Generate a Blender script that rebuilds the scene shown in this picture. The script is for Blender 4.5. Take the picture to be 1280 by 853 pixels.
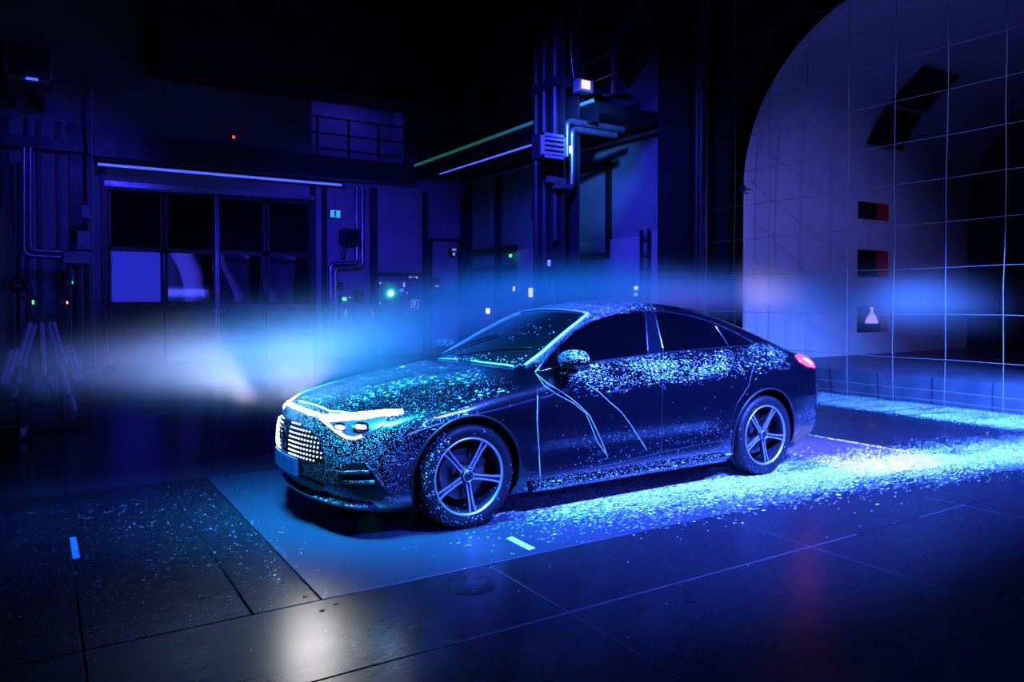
import bpy, bmesh, math, random
import numpy as np
from mathutils import Vector
from mathutils.geometry import delaunay_2d_cdt

for o in list(bpy.data.objects): bpy.data.objects.remove(o, do_unlink=True)
SC = bpy.context.scene
COL = SC.collection
random.seed(7); RNG = np.random.default_rng(7)

# ------------------------------------------------------------------ camera
FPX = 939.0; YAW = math.radians(32.1); PIT = math.atan(18/939.0); SHP = -30.5
CAM = np.array([-3.705, -5.10, 1.45])
FW = np.array([math.sin(YAW)*math.cos(PIT), math.cos(YAW)*math.cos(PIT), -math.sin(PIT)])
RT = np.array([math.cos(YAW), -math.sin(YAW), 0.0]); UP = np.cross(RT, FW)
cd = bpy.data.cameras.new('camera'); cam = bpy.data.objects.new('camera', cd); COL.objects.link(cam)
cd.sensor_width = 36; cd.lens = 36*FPX/1280; cd.shift_y = SHP/1280; cd.clip_end = 200
cam.location = CAM; cam.rotation_euler = (math.pi/2-PIT, 0, -YAW)
SC.camera = cam

# ------------------------------------------------------------------ world, exposure
SC.view_settings.view_transform = 'Standard'; SC.view_settings.look = 'None'
SC.view_settings.gamma = 1; SC.view_settings.exposure = 0; SC.view_settings.use_curve_mapping = False
w = bpy.data.worlds.new('world'); SC.world = w; w.use_nodes = True
w.node_tree.nodes['Background'].inputs[0].default_value = (0.004, 0.006, 0.05, 1)
w.node_tree.nodes['Background'].inputs[1].default_value = 0.02
SC.cycles.use_denoising = True; SC.cycles.use_adaptive_sampling = True; SC.cycles.adaptive_threshold = 0.03
SC.cycles.max_bounces = 4; SC.cycles.diffuse_bounces = 1; SC.cycles.glossy_bounces = 2
SC.cycles.transmission_bounces = 4; SC.cycles.transparent_max_bounces = 6; SC.cycles.volume_bounces = 0
SC.cycles.volume_step_rate = 0.35; SC.cycles.sample_clamp_indirect = 3.0
SC.cycles.caustics_reflective = False; SC.cycles.caustics_refractive = False

# ------------------------------------------------------------------ lamps: those read from the light, and unseen ones added to brighten places
def aim(o, d):
    o.rotation_euler = Vector(d).to_track_quat('-Z', 'Y').to_euler()
def area(name, loc, to, sx, sy, power, col, spread=160):
    l = bpy.data.lights.new(name, 'AREA'); l.shape = 'RECTANGLE'; l.size = sx; l.size_y = sy
    l.energy = power; l.color = col; l.spread = math.radians(spread)
    o = bpy.data.objects.new(name, l); COL.objects.link(o); o.location = loc
    aim(o, np.array(to)-np.array(loc)); return o
def spot(name, loc, to, power, col, ang, blend=0.5, rad=0.05):
    l = bpy.data.lights.new(name, 'SPOT'); l.energy = power; l.color = col
    l.spot_size = math.radians(ang); l.spot_blend = blend; l.shadow_soft_size = rad
    o = bpy.data.objects.new(name, l); COL.objects.link(o); o.location = loc
    aim(o, np.array(to)-np.array(loc)); return o
#LIGHTS
BLUE = (0.045, 0.115, 1.0)
area('overhead_strip_lamp', (2.4, -4.2, 4.3), (2.4, -1.0, 0), 6.6, 0.3, 1700, BLUE, 46)
area('overhead_bonnet_lamp', (-2.7, -0.9, 4.2), (-1.9, -0.3, 0.7), 1.6, 0.8, 210, (0.02, 0.36, 0.9), 36)
area('overhead_plume_lamp', (0.2, 0.9, 5.0), (0.2, 0.75, 0), 9.0, 0.3, 130, (0.0, 0.17, 1.0), 36)
area('camera_side_strip_lamp', (0.8, -6.4, 1.9), (0.3, -0.9, 0.55), 5.0, 0.35, 60, (0.05, 0.08, 1.0), 64)  # unseen strip added for blue reflections in the car's side and floor
spot('wall_wash_lamp', (-0.5, 5.0, 4.0), (3.4, 14.3, 1.7), 2800, (0.035, 0.025, 1.0), 50, 1.0, 0.2)  # unseen flood added to bring the back wall up
spot('left_wash_lamp', (-2.0, 5.0, 6.0), (-3.2, 13.2, 3.8), 850, (0.035, 0.03, 1.0), 34, 1.0, 0.2)  # unseen spot added so the upper left corner shows
spot('ladder_lamp', (-2.2, 2.0, 4.8), (-3.7, 5.5, 0.8), 800, (0.03, 0.06, 1.0), 24, 1.0, 0.1)  # spot without a fixture, added to make the ladder visible
spot('side_wall_wash_lamp', (1.0, 3.0, 6.0), (6.95, 8.2, 2.3), 3600, (0.03, 0.045, 1.0), 56, 1.0, 0.8)  # out-of-view flood added for the side wall
spot('column_lamp', (2.6, 2.6, 5.2), (5.1, 6.2, 4.6), 2600, (0.04, 0.22, 1.0), 26, 1.0, 0.1)  # spot put in to brighten the column heater and pipes
spot('outlet_floor_lamp', (5.2, -2.6, 2.7), (6.9, 0.9, 0.1), 7500, (0.05, 0.17, 1.0), 58, 0.8, 0.1)
spot('outlet_wash_lamp', (2.6, -3.5, 5.8), (9.5, 4.1, 1.7), 2200, (0.14, 0.16, 1.0), 40, 1.0, 0.1)
spot('rear_floor_lamp', (3.0, 0.9, 3.8), (2.8, -0.6, 0), 1700, (1.0, 0.70, 0.85), 26, 0.8, 0.05)
spot('headlamp_beam', (-2.36, 0.55, 0.70), (-3.8, 0.75, 1.85), 62, (1.0, 0.97, 0.95), 76, 1.0, 0.05)
spot('headlamp_beam', (-2.34, -0.62, 0.68), (-3.0, -1.6, 0.0), 12, (1.0, 0.95, 0.90), 140, 1.0, 0.16)
#ENDLIGHTS

# ------------------------------------------------------------------ helpers
def ray(px, py): return FW + (px-640)/FPX*RT + (426.5+SHP-py)/FPX*UP
def at(px, py, ax, val):
    """point of the photograph's line of sight on an axis-aligned plane of the hall"""
    d = ray(px, py); return CAM + (val-CAM[ax])/d[ax]*d

ORG = {}
def thing(name, label, cat, loc=(0, 0, 0), group=None, kind=None):
    o = bpy.data.objects.new(name, None); COL.objects.link(o); o.empty_display_size = 0.1
    o.location = loc; ORG[o.name] = np.array(loc, float)
    if label: o['label'] = label
    if cat: o['category'] = cat
    if group: o['group'] = group
    if kind: o['kind'] = kind
    return o
def tag(o, label=None, cat=None, group=None, kind=None):
    if label: o['label'] = label
    if cat: o['category'] = cat
    if group: o['group'] = group
    if kind: o['kind'] = kind
    return o

class MB:
    def __init__(s): s.v = []; s.f = []; s.n = 0
    def add(s, v, f):
        v = np.asarray(v, float).reshape(-1, 3); s.v.append(v)
        s.f += [tuple(int(i)+s.n for i in q) for q in f]; s.n += len(v); return s
    def box(s, a, b):
        x0, y0, z0 = np.minimum(a, b); x1, y1, z1 = np.maximum(a, b)
        v = [(x0,y0,z0),(x1,y0,z0),(x1,y1,z0),(x0,y1,z0),(x0,y0,z1),(x1,y0,z1),(x1,y1,z1),(x0,y1,z1)]
        return s.add(v, [(0,3,2,1),(4,5,6,7),(0,1,5,4),(1,2,6,5),(2,3,7,6),(3,0,4,7)])
    def bbox(s, a, b, e=0.01):
        """box with chamfered edges"""
        x0, y0, z0 = np.minimum(a, b); x1, y1, z1 = np.maximum(a, b)
        bm = bmesh.new(); bmesh.ops.create_cube(bm, size=1)
        for v in bm.verts:
            v.co = Vector(((x0+x1)/2+v.co.x*(x1-x0), (y0+y1)/2+v.co.y*(y1-y0), (z0+z1)/2+v.co.z*(z1-z0)))
        e = min(e, 0.45*min(x1-x0, y1-y0, z1-z0))
        bmesh.ops.bevel(bm, geom=bm.edges[:], offset=e, segments=1, affect='EDGES')
        bm.verts.ensure_lookup_table()
        s.add([v.co[:] for v in bm.verts], [[v.index for v in f.verts] for f in bm.faces]); bm.free(); return s
    def tube(s, pts, r, seg=8, caps=True):
        P = np.asarray(pts, float); n = len(P); r = np.broadcast_to(np.asarray(r, float), (n,))
        T = np.gradient(P, axis=0) if n > 2 else np.repeat((P[1:]-P[:-1]), 2, 0)
        T = T/np.maximum(np.linalg.norm(T, axis=1, keepdims=True), 1e-9)
        up = np.array([0, 0, 1.0]) if abs(T[0][2]) < 0.9 else np.array([1.0, 0, 0])
        V = []; a = np.cross(T[0], up); a /= np.linalg.norm(a)
        ang = np.arange(seg)/seg*2*math.pi
        for i in range(n):
            a = a - T[i]*(a@T[i]); a /= max(np.linalg.norm(a), 1e-9); b = np.cross(T[i], a)
            V.append(P[i]+r[i]*(np.cos(ang)[:, None]*a+np.sin(ang)[:, None]*b))
        F = []
        for i in range(n-1):
            for j in range(seg):
                k = (j+1) % seg; F.append((i*seg+j, i*seg+k, (i+1)*seg+k, (i+1)*seg+j))
        if caps: F.append(tuple(range(seg))[::-1]); F.append(tuple((n-1)*seg+j for j in range(seg)))
        return s.add(np.concatenate(V), F)
    def cyl(s, a, b, r, seg=16): return s.tube([a, b], r, seg)
    def bend(s, pts, r, rad=0.15, seg=10):
        """pipe with rounded elbows"""
        P = [np.array(p, float) for p in pts]; out = [P[0]]
        for i in range(1, len(P)-1):
            d0 = P[i-1]-P[i]; d1 = P[i+1]-P[i]; l0 = np.linalg.norm(d0); l1 = np.linalg.norm(d1)
            q = min(rad, l0*0.45, l1*0.45); A = P[i]+d0/l0*q; B = P[i]+d1/l1*q
            for t in np.linspace(0, 1, 6): out.append((1-t)**2*A+2*t*(1-t)*P[i]+t*t*B)
        out.append(P[-1]); return s.tube(out, r, seg)
    def lathe(s, prof, seg=48, axis='y', c=(0, 0, 0)):
        """profile of (radius, along) pairs turned about an axis"""
        n = len(prof); V = []
        for i in range(seg):
            a = i/seg*2*math.pi
            for r, h in prof:
                p = (r*math.cos(a), h, r*math.sin(a)) if axis == 'y' else ((r*math.cos(a), r*math.sin(a), h) if axis == 'z' else (h, r*math.cos(a), r*math.sin(a)))
                V.append(np.array(p)+c)
        F = []
        for i in range(seg):
            k = (i+1) % seg
            for j in range(n-1): F.append((i*n+j, i*n+j+1, k*n+j+1, k*n+j))
        return s.add(V, F)
    def prism(s, poly, d, base=None):
        """polygon of 3D points pushed along vector d"""
        P = np.asarray(poly, float); n = len(P); Q = P+np.asarray(d, float)
        F = [tuple(range(n))[::-1], tuple(range(n, 2*n))]+[(i, (i+1) % n, n+(i+1) % n, n+i) for i in range(n)]
        return s.add(np.concatenate([P, Q]), F)
    def build(s, name, m, parent=None, smooth=False, **tags):
        V = np.concatenate(s.v); off = np.zeros(3)
        if parent is not None: off = ORG.get(parent.name, off)
        me = bpy.data.meshes.new(name); me.from_pydata((V-off).tolist(), [], s.f)
        me.materials.append(m)
        bm = bmesh.new(); bm.from_mesh(me); bmesh.ops.recalc_face_normals(bm, faces=bm.faces[:]); bm.to_mesh(me); bm.free()
        if smooth:
            me.polygons.foreach_set('use_smooth', [True]*len(me.polygons))
            if smooth == 'auto': me.set_sharp_from_angle(angle=math.radians(38))
        o = bpy.data.objects.new(name, me); COL.objects.link(o)
        if parent is not None: o.parent = parent; ORG[o.name] = off
        else: ORG[o.name] = np.zeros(3)
        return tag(o, **tags)

def copy_tree(o, parent=None):
    c = o.copy(); COL.objects.link(c); c.parent = parent; ORG[c.name] = ORG.get(o.name, np.zeros(3))
    for ch in list(o.children): copy_tree(ch, c)
    return c

# ------------------------------------------------------------------ materials
class X:
    """arithmetic on shader sockets"""
    nt = None
    def __init__(s, k): s.k = k
    @staticmethod
    def op(o, *a):
        n = X.nt.nodes.new('ShaderNodeMath'); n.operation = o
        for i, q in enumerate(a):
            if isinstance(q, X): X.nt.links.new(q.k, n.inputs[i])
            else: n.inputs[i].default_value = q
        return X(n.outputs[0])
    def __add__(s, o): return X.op('ADD', s, o)
    __radd__ = __add__
    def __sub__(s, o): return X.op('SUBTRACT', s, o)
    def __rsub__(s, o): return X.op('SUBTRACT', o, s)
    def __mul__(s, o): return X.op('MULTIPLY', s, o)
    __rmul__ = __mul__
    def __lt__(s, o): return X.op('LESS_THAN', s, o)
    def __gt__(s, o): return X.op('GREATER_THAN', s, o)
    def abs(s): return X.op('ABSOLUTE', s)
    def exp(s): return X.op('EXPONENT', s)
def mx(a, b): return X.op('MAXIMUM', a, b)
def mn(a, b): return X.op('MINIMUM', a, b)
def ss(v, a, b, lo=0.0, hi=1.0):
    n = X.nt.nodes.new('ShaderNodeMapRange'); n.interpolation_type = 'SMOOTHSTEP'
    n.inputs[1].default_value = a; n.inputs[2].default_value = b; n.inputs[3].default_value = lo; n.inputs[4].default_value = hi
    X.nt.links.new(v.k, n.inputs[0]); return X(n.outputs[0])
def band(v, a, b, e): return ss(v, a-e, a+e)*ss(v, b-e, b+e, 1, 0)
def pos():
    g = X.nt.nodes.new('ShaderNodeNewGeometry'); q = X.nt.nodes.new('ShaderNodeSeparateXYZ'); X.nt.links.new(g.outputs['Position'], q.inputs[0])
    nq = X.nt.nodes.new('ShaderNodeSeparateXYZ'); X.nt.links.new(g.outputs['Normal'], nq.inputs[0])
    return g.outputs['Position'], [X(q.outputs[i]) for i in range(3)], [X(nq.outputs[i]) for i in range(3)]
def vscale(v, sx, sy, sz):
    n = X.nt.nodes.new('ShaderNodeVectorMath'); n.operation = 'MULTIPLY'; X.nt.links.new(v, n.inputs[0]); n.inputs[1].default_value = (sx, sy, sz); return n.outputs[0]
def noise(v, scale=1.0, detail=2.0):
    n = X.nt.nodes.new('ShaderNodeTexNoise'); X.nt.links.new(v, n.inputs['Vector']); n.inputs['Scale'].default_value = scale; n.inputs['Detail'].default_value = detail
    return X(n.outputs[0])
def specks(v, sc, dens, rad=0.33):
    """drops: cells of the scaled space, each wet with probability dens"""
    n = X.nt.nodes.new('ShaderNodeTexVoronoi'); n.inputs['Scale'].default_value = 1.0
    X.nt.links.new(vscale(v, *sc), n.inputs['Vector'])
    q = X.nt.nodes.new('ShaderNodeSeparateColor'); X.nt.links.new(n.outputs['Color'], q.inputs[0])
    return (X(n.outputs['Distance']) < rad)*(X(q.outputs[0]) < dens)

def mat(name, base, rough=0.5, metal=0.0, coat=0.0, emit=None, es=0.0, spec=0.5, trans=0.0, alpha=1.0):
    m = bpy.data.materials.new(name); m.use_nodes = True; b = m.node_tree.nodes['Principled BSDF']
    b.inputs['Base Color'].default_value = (*base, 1); b.inputs['Roughness'].default_value = rough
    b.inputs['Metallic'].default_value = metal; b.inputs['Coat Weight'].default_value = coat
    b.inputs['Coat Roughness'].default_value = 0.04; b.inputs['Specular IOR Level'].default_value = spec
    b.inputs['Transmission Weight'].default_value = trans; b.inputs['Alpha'].default_value = alpha
    if emit: b.inputs['Emission Color'].default_value = (*emit, 1); b.inputs['Emission Strength'].default_value = es
    return m
def link(sock, m, inp):
    b = m.node_tree.nodes['Principled BSDF']; m.node_tree.links.new(sock.k if isinstance(sock, X) else sock, b.inputs[inp])
def mixc(f, a, b):
    n = X.nt.nodes.new('ShaderNodeMix'); n.data_type = 'RGBA'; X.nt.links.new(f.k, n.inputs[0])
    for i, q in ((6, a), (7, b)):
        if isinstance(q, tuple): n.inputs[i].default_value = (*q, 1)
        else: X.nt.links.new(q, n.inputs[i])
    return n.outputs[2]
def worn(name, base, rough, metal=0.0, scale=3.0, amt=0.35, spec=0.5):
    """plain surface with uneven tone and gloss"""
    m = mat(name, base, rough, metal, spec=spec); X.nt = m.node_tree; P, _, _ = pos()
    f = noise(P, scale, 4.0); c2 = tuple(max(0, q*(1-amt)) for q in base)
    link(mixc(ss(f, 0.3, 0.7), base, c2), m, 'Base Color'); link(f*0.25+(rough-0.12), m, 'Roughness'); return m

FLUID = (0.70, 0.95, 1.0)
def wet(name, base, rough, dens, metal=0.0, coat=0.0, spec=0.5):
    """surface carrying dried splashes of the white test fluid; dens(P, xyz, n) lists (cell scale, density, drop radius)"""
    m = mat(name, base, rough, metal, coat, spec=spec); X.nt = m.node_tree
    P, p, n = pos(); tot = None
    for sc, d, r in dens(P, p, n):
        k = specks(P, sc, d, r); tot = k if tot is None else mx(tot, k)
    link(mixc(tot, base, FLUID), m, 'Base Color'); link(tot*(0.5-rough)+rough, m, 'Roughness')
    if coat: link((1-tot)*coat, m, 'Coat Weight')
    if metal: link((1-tot)*metal, m, 'Metallic')
    return m

def car_wet(P, p, n):
    x, y, z = p; up = n[2]; nz = noise(vscale(P, 2.0, 6.0, 6.0), 1.0, 3.0); big = ss(nz, 0.42, 0.62)
    hood = ss(x, -1.15, -0.95, 1, 0)*ss(up, 0.55, 0.85)
    front = ss(x, -1.75, -2.0, 0, 1)*ss(z, 0.80, 0.70, 0, 1)
    fend = band(x, -2.1, -1.40, 0.12)*ss(up, 0.75, 0.45)*ss(z, 0.42, 0.55)
    belt = ss(x, -0.75, -0.45)*ss(x, 1.5, 2.0, 1, 0)*band(z+x*-0.03, 0.84, 1.02, 0.06)*ss(up, 0.9, 0.6)
    roof = ss(z, 1.30, 1.40)*ss(up, 0.5, 0.9)*ss(x, 0.2, 0.7, 1, 0)
    pill = ss(x, -1.0, -0.9)*ss(x, 0.0, 0.25, 1, 0)*ss(z, 0.98, 1.05)*ss(up, 0.25, 0.5)
    sill = ss(z, 0.27, 0.22)*ss(x, -1.0, -0.8)*ss(x, 1.0, 1.1, 1, 0)
    tail = ss(x, 2.0, 2.25)*ss(z, 0.55, 0.40)
    low = band(z, 0.28, 0.50, 0.06)*ss(x, -0.8, -0.3)*0.03
    return [((26, 60, 60), hood*0.10*big+roof*0.35, 0.28),
            ((14, 190, 190), hood*big*0.12+fend*0.28*big, 0.42),
            ((150, 190, 190), front*0.09+roof*0.4+pill*0.5+tail*0.10+low+0.002, 0.36),
            ((260, 300, 300), front*0.13+hood*0.05+sill*0.12+tail*0.08+fend*0.08, 0.42),
            ((22, 150, 170), belt*0.28*ss(nz, 0.44, 0.68)+belt*0.05+sill*0.04, 0.36),
            ((80, 300, 340), belt*0.42*ss(nz, 0.42, 0.68)+belt*0.10, 0.42)]
M = {}
M['paint'] = wet('black_car_paint', (0.0010, 0.0018, 0.0035), 0.25, car_wet, coat=1.0, spec=0.25)
M['glass'] = mat('tinted_glass', (0.0006, 0.0012, 0.0022), 0.04, spec=0.6, coat=0.3)
M['screen'] = wet('windscreen_glass', (0.002, 0.014, 0.010), 0.05,
    lambda P, p, n: [((60, 60, 60), (0.015+ss(p[2], 1.08, 1.02)*0.35+ss(noise(P, 3.0, 2.0), 0.55, 0.7)*0.10), 0.33)], coat=0.6)
M['chrome'] = mat('satin_chrome', (0.55, 0.60, 0.75), 0.18, 1.0)
M['fluid'] = mat('white_test_fluid', FLUID, 0.35)
M['blackp'] = mat('black_plastic', (0.003, 0.0035, 0.005), 0.45)
M['gloss'] = mat('gloss_black', (0.004, 0.005, 0.01), 0.08, coat=1.0)
M['tyre'] = wet('tyre_rubber', (0.004, 0.0045, 0.007), 0.55,
    lambda P, p, n: [((130, 130, 130), ss(p[0], -1.45, -1.62)*0.16+ss(p[2], 0.10, 0.03)*0.16*ss(p[0], 1.5, 1.3)+0.01, 0.36), ((60, 60, 60), ss(p[0], -1.5, -1.65)*0.08, 0.33)], spec=0.2)
M['rimdark'] = wet('wheel_dark', (0.02, 0.02, 0.03), 0.35, lambda P, p, n: [((120, 120, 120), ss(p[0], 0.5, -0.5)*0.07, 0.36)], metal=0.6)
M['rim'] = mat('machined_alloy', (0.78, 0.76, 0.85), 0.28, 0.85)
M['brake'] = mat('brake_steel', (0.12, 0.12, 0.13), 0.4, 0.9)
M['drl'] = mat('daylight_strip', (1, 1, 1), 0.3, emit=(1.0, 0.97, 0.95), es=45)
M['dots'] = mat('grille_led', (1, 1, 1), 0.3, emit=(1.0, 0.93, 0.80), es=5)
M['lamp'] = mat('headlamp_reflector', (0.85, 0.86, 0.9), 0.12, 1.0)
M['lampbody'] = mat('headlamp_bezel', (0.22, 0.22, 0.25), 0.22, 0.8)
M['lampled'] = mat('headlamp_led', (1, 1, 1), 0.3, emit=(1.0, 0.96, 0.94), es=25)
M['tail'] = mat('tail_lamp_red', (0.4, 0.01, 0.02), 0.15, emit=(1.0, 0.015, 0.05), es=16, coat=1.0)
M['tailhot'] = mat('tail_lamp_bulb', (1, 0.6, 0.5), 0.2, emit=(1.0, 0.25, 0.25), es=12)
M['plate'] = mat('plate_blue_white', (0.05, 0.07, 0.15), 0.4)
M['platemark'] = mat('plate_mark', (0.02, 0.03, 0.06), 0.5)
M['mirror'] = wet('mirror_cap_paint', (0.0010, 0.0018, 0.0035), 0.22, lambda P, p, n: [((120, 120, 120), ss(n[2], -0.1, 0.3)*0.75, 0.42), ((60, 60, 60), ss(n[2], 0.1, 0.5)*0.5, 0.42)], coat=1.0)

# ================================================================== THE CAR
AXF, AXR, WR, WY = -1.395, 1.437, 0.335, 0.80
PROF = [(-2.05,0.185),(-2.20,0.205),(-2.285,0.29),(-2.315,0.42),(-2.315,0.55),(-2.290,0.66),(-2.235,0.735),(-2.12,0.795),(-1.85,0.868),(-1.5,0.935),(-1.2,0.975),(-1.0,1.005),
        (-0.82,1.085),(-0.55,1.215),(-0.25,1.340),(0.0,1.415),(0.2,1.452),(0.4,1.466),(0.65,1.458),(0.95,1.420),(1.25,1.350),(1.55,1.255),(1.85,1.145),(2.1,1.055),(2.25,1.015),(2.335,0.99),
        (2.372,0.95),(2.395,0.85),(2.42,0.70),(2.425,0.58),(2.40,0.44),(2.33,0.33),(2.22,0.26),(2.0,0.20),(1.0,0.18),(-1.0,0.18)]
def catmull(P, n=10):
    P = np.asarray(P, float); out = []; N = len(P)
    for i in range(N):
        p0, p1, p2, p3 = P[i-1], P[i], P[(i+1) % N], P[(i+2) % N]
        d1 = np.linalg.norm(p2-p1)
        m1 = (p2-p0)/(np.linalg.norm(p2-p1)+np.linalg.norm(p1-p0))*d1; m2 = (p3-p1)/(np.linalg.norm(p3-p2)+np.linalg.norm(p2-p1))*d1
        for t in np.linspace(0, 1, n, endpoint=False):
            out.append((2*t**3-3*t*t+1)*p1+(t**3-2*t*t+t)*m1+(-2*t**3+3*t*t)*p2+(t**3-t*t)*m2)
    return np.array(out)
PX0, PX1, PZ0, PZ1, PD = -2.8, 2.9, -0.1, 1.8, 0.0125
def make_profile():
    C = catmull(PROF); xs = np.arange(PX0, PX1+PD, PD); zs = np.arange(PZ0, PZ1+PD, PD)
    G = np.stack(np.meshgrid(xs, zs, indexing='ij'), -1).reshape(-1, 2)
    d2 = np.full(len(G), 1e9); inside = np.zeros(len(G), bool)
    for a, b in zip(C, np.roll(C, -1, 0)):
        e = b-a; wv = G-a; t = np.clip((wv@e)/(e@e), 0, 1); d2 = np.minimum(d2, ((wv-t[:, None]*e)**2).sum(1))
        c = ((a[1] > G[:, 1]) != (b[1] > G[:, 1])); 
        if c.any():
            xi = a[0]+(G[:, 1]-a[1])*e[0]/(e[1] if e[1] else 1e-9); inside ^= c & (G[:, 0] < xi)
    d = np.sqrt(d2); return np.where(inside, -d, d).reshape(len(xs), len(zs))
PT = make_profile()
def prof_sdf(x, z):
    u = np.clip((x-PX0)/PD, 0, PT.shape[0]-1.001); v = np.clip((z-PZ0)/PD, 0, PT.shape[1]-1.001)
    i = u.astype(int); j = v.astype(int); a = u-i; b = v-j
    return PT[i,j]*(1-a)*(1-b)+PT[i+1,j]*a*(1-b)+PT[i,j+1]*(1-a)*b+PT[i+1,j+1]*a*b
def table(pts, lo, hi, sig):
    t = np.linspace(lo, hi, 600); P = np.array(pts); q = np.interp(t, P[:, 0], P[:, 1]); k = int(3*sig/(t[1]-t[0]))
    if k > 0:
        g = np.exp(-0.5*(np.arange(-k, k+1)*(t[1]-t[0])/sig)**2); g /= g.sum(); q = np.convolve(np.pad(q, k, mode='edge'), g, 'valid')
    return t, q
PLAN = table([(-2.8,0.55),(-2.35,0.70),(-2.2,0.80),(-2.0,0.87),(-1.7,0.912),(-1.4,0.925),(-0.9,0.915),(0.5,0.915),(1.1,0.922),(1.5,0.930),(1.8,0.915),(2.1,0.875),(2.3,0.825),(2.5,0.74),(2.9,0.55)], -2.8, 2.9, 0.10)
SECT = table([(0.1,0.90),(0.18,0.93),(0.26,0.965),(0.36,0.98),(0.50,0.995),(0.62,1.0),(0.74,0.997),(0.84,0.985),(0.92,0.965),(0.985,0.925),(1.05,0.885),(1.2,0.805),(1.32,0.735),(1.45,0.655),(1.6,0.58)], 0.1, 1.6, 0.012)
BOW = table([(-2.8,0.36),(-1.9,0.36),(-1.2,0.30),(-0.4,0.24),(0.3,0.0),(1.2,-0.16),(2.0,-0.17),(2.9,-0.17)], -2.8, 2.9, 0.15)
def halfwidth(x, z):
    W = np.interp(x, *PLAN)*np.interp(z, *SECT)
    W = W-0.022*np.exp(-((z-0.42)/0.085)**2)*np.clip((x+1.0)/0.25, 0, 1)*np.clip((1.0-x)/0.25, 0, 1)
    return W+0.010*np.exp(-((z-0.70)/0.12)**2-((x-1.45)/0.5)**2)+0.008*np.exp(-((z-0.72)/0.10)**2-((x+1.4)/0.4)**2)
def smax(a, b, k):
    h = np.maximum(k-np.abs(a-b), 0)/k; return np.maximum(a, b)+h*h*k*0.25
def body(p):
    x, y, z = p[..., 0], p[..., 1], p[..., 2]; ay = np.abs(y)
    a = prof_sdf(x-np.interp(x, *BOW)*y*y, z+0.10*y*y)*0.95
    b = (ay-halfwidth(x, z))*0.88
    return smax(a, b, 0.11)
def arches(p):
    x, y, z = p[..., 0], p[..., 1], p[..., 2]; d = np.full(x.shape, 9.0)
    for cx in (AXF, AXR):
        c = np.sqrt((x-cx)**2+(z-WR-0.005)**2)-0.385; d = np.minimum(d, np.maximum(c, 0.52-np.abs(y)))
    return d
def shell_sdf(p): return np.maximum(body(p), -arches(p))
def grad(f, p, e=2e-3):
    g = np.stack([f(p+np.eye(3)[i]*e)-f(p-np.eye(3)[i]*e) for i in range(3)], -1)
    return g/np.maximum(np.linalg.norm(g, axis=-1, keepdims=True), 1e-9)
def trace(o, d, f=body):
    o = np.asarray(o, float); d = np.asarray(d, float); d = d/np.linalg.norm(d, axis=-1, keepdims=True)
    t = np.zeros(len(o)); bt = t.copy(); bs = np.full(len(o), 9.0)
    for _ in range(160):
        s = f(o+t[:, None]*d); k = np.abs(s) < bs; bs = np.where(k, np.abs(s), bs); bt = np.where(k, t, bt)
        t = t+np.clip(s*0.75, -0.05, 0.6); t = np.minimum(t, 14)
    p = o+bt[:, None]*d                      # a line that passes just beside the body takes the nearest point on it
    for _ in range(8): p = p-f(p)[:, None]*grad(f, p)*(bs > 0.002)[:, None]*0.9
    return p
def cast(pp):
    pp = np.asarray(pp, float).reshape(-1, 2); d = np.array([ray(*q) for q in pp])
    return trace(np.repeat(CAM[None], len(pp), 0), d)
def r_px(uv): return cast(uv)
def r_top(uv): uv = np.asarray(uv); return trace(np.c_[uv, np.full(len(uv), 2.2)], np.tile([0, 0, -1.0], (len(uv), 1)))
def r_front(uv): uv = np.asarray(uv); return trace(np.c_[np.full(len(uv), -3.2), uv], np.tile([1.0, 0, 0], (len(uv), 1)))
def r_rear(uv): uv = np.asarray(uv); return trace(np.c_[np.full(len(uv), 3.4), uv], np.tile([-1.0, 0, 0], (len(uv), 1)))

def mesh_np(name, V, F, m, parent, nrm=None):
    me = bpy.data.meshes.new(name); me.from_pydata(np.asarray(V).tolist(), [], [list(map(int, q)) for q in F]); me.materials.append(m)
    me.polygons.foreach_set('use_smooth', [True]*len(me.polygons)); me.update()
    if nrm is not None: me.normals_split_custom_set_from_vertices(np.asarray(nrm).tolist())
    o = bpy.data.objects.new(name, me); COL.objects.link(o); o.parent = parent; ORG[o.name] = np.zeros(3); return o

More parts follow.
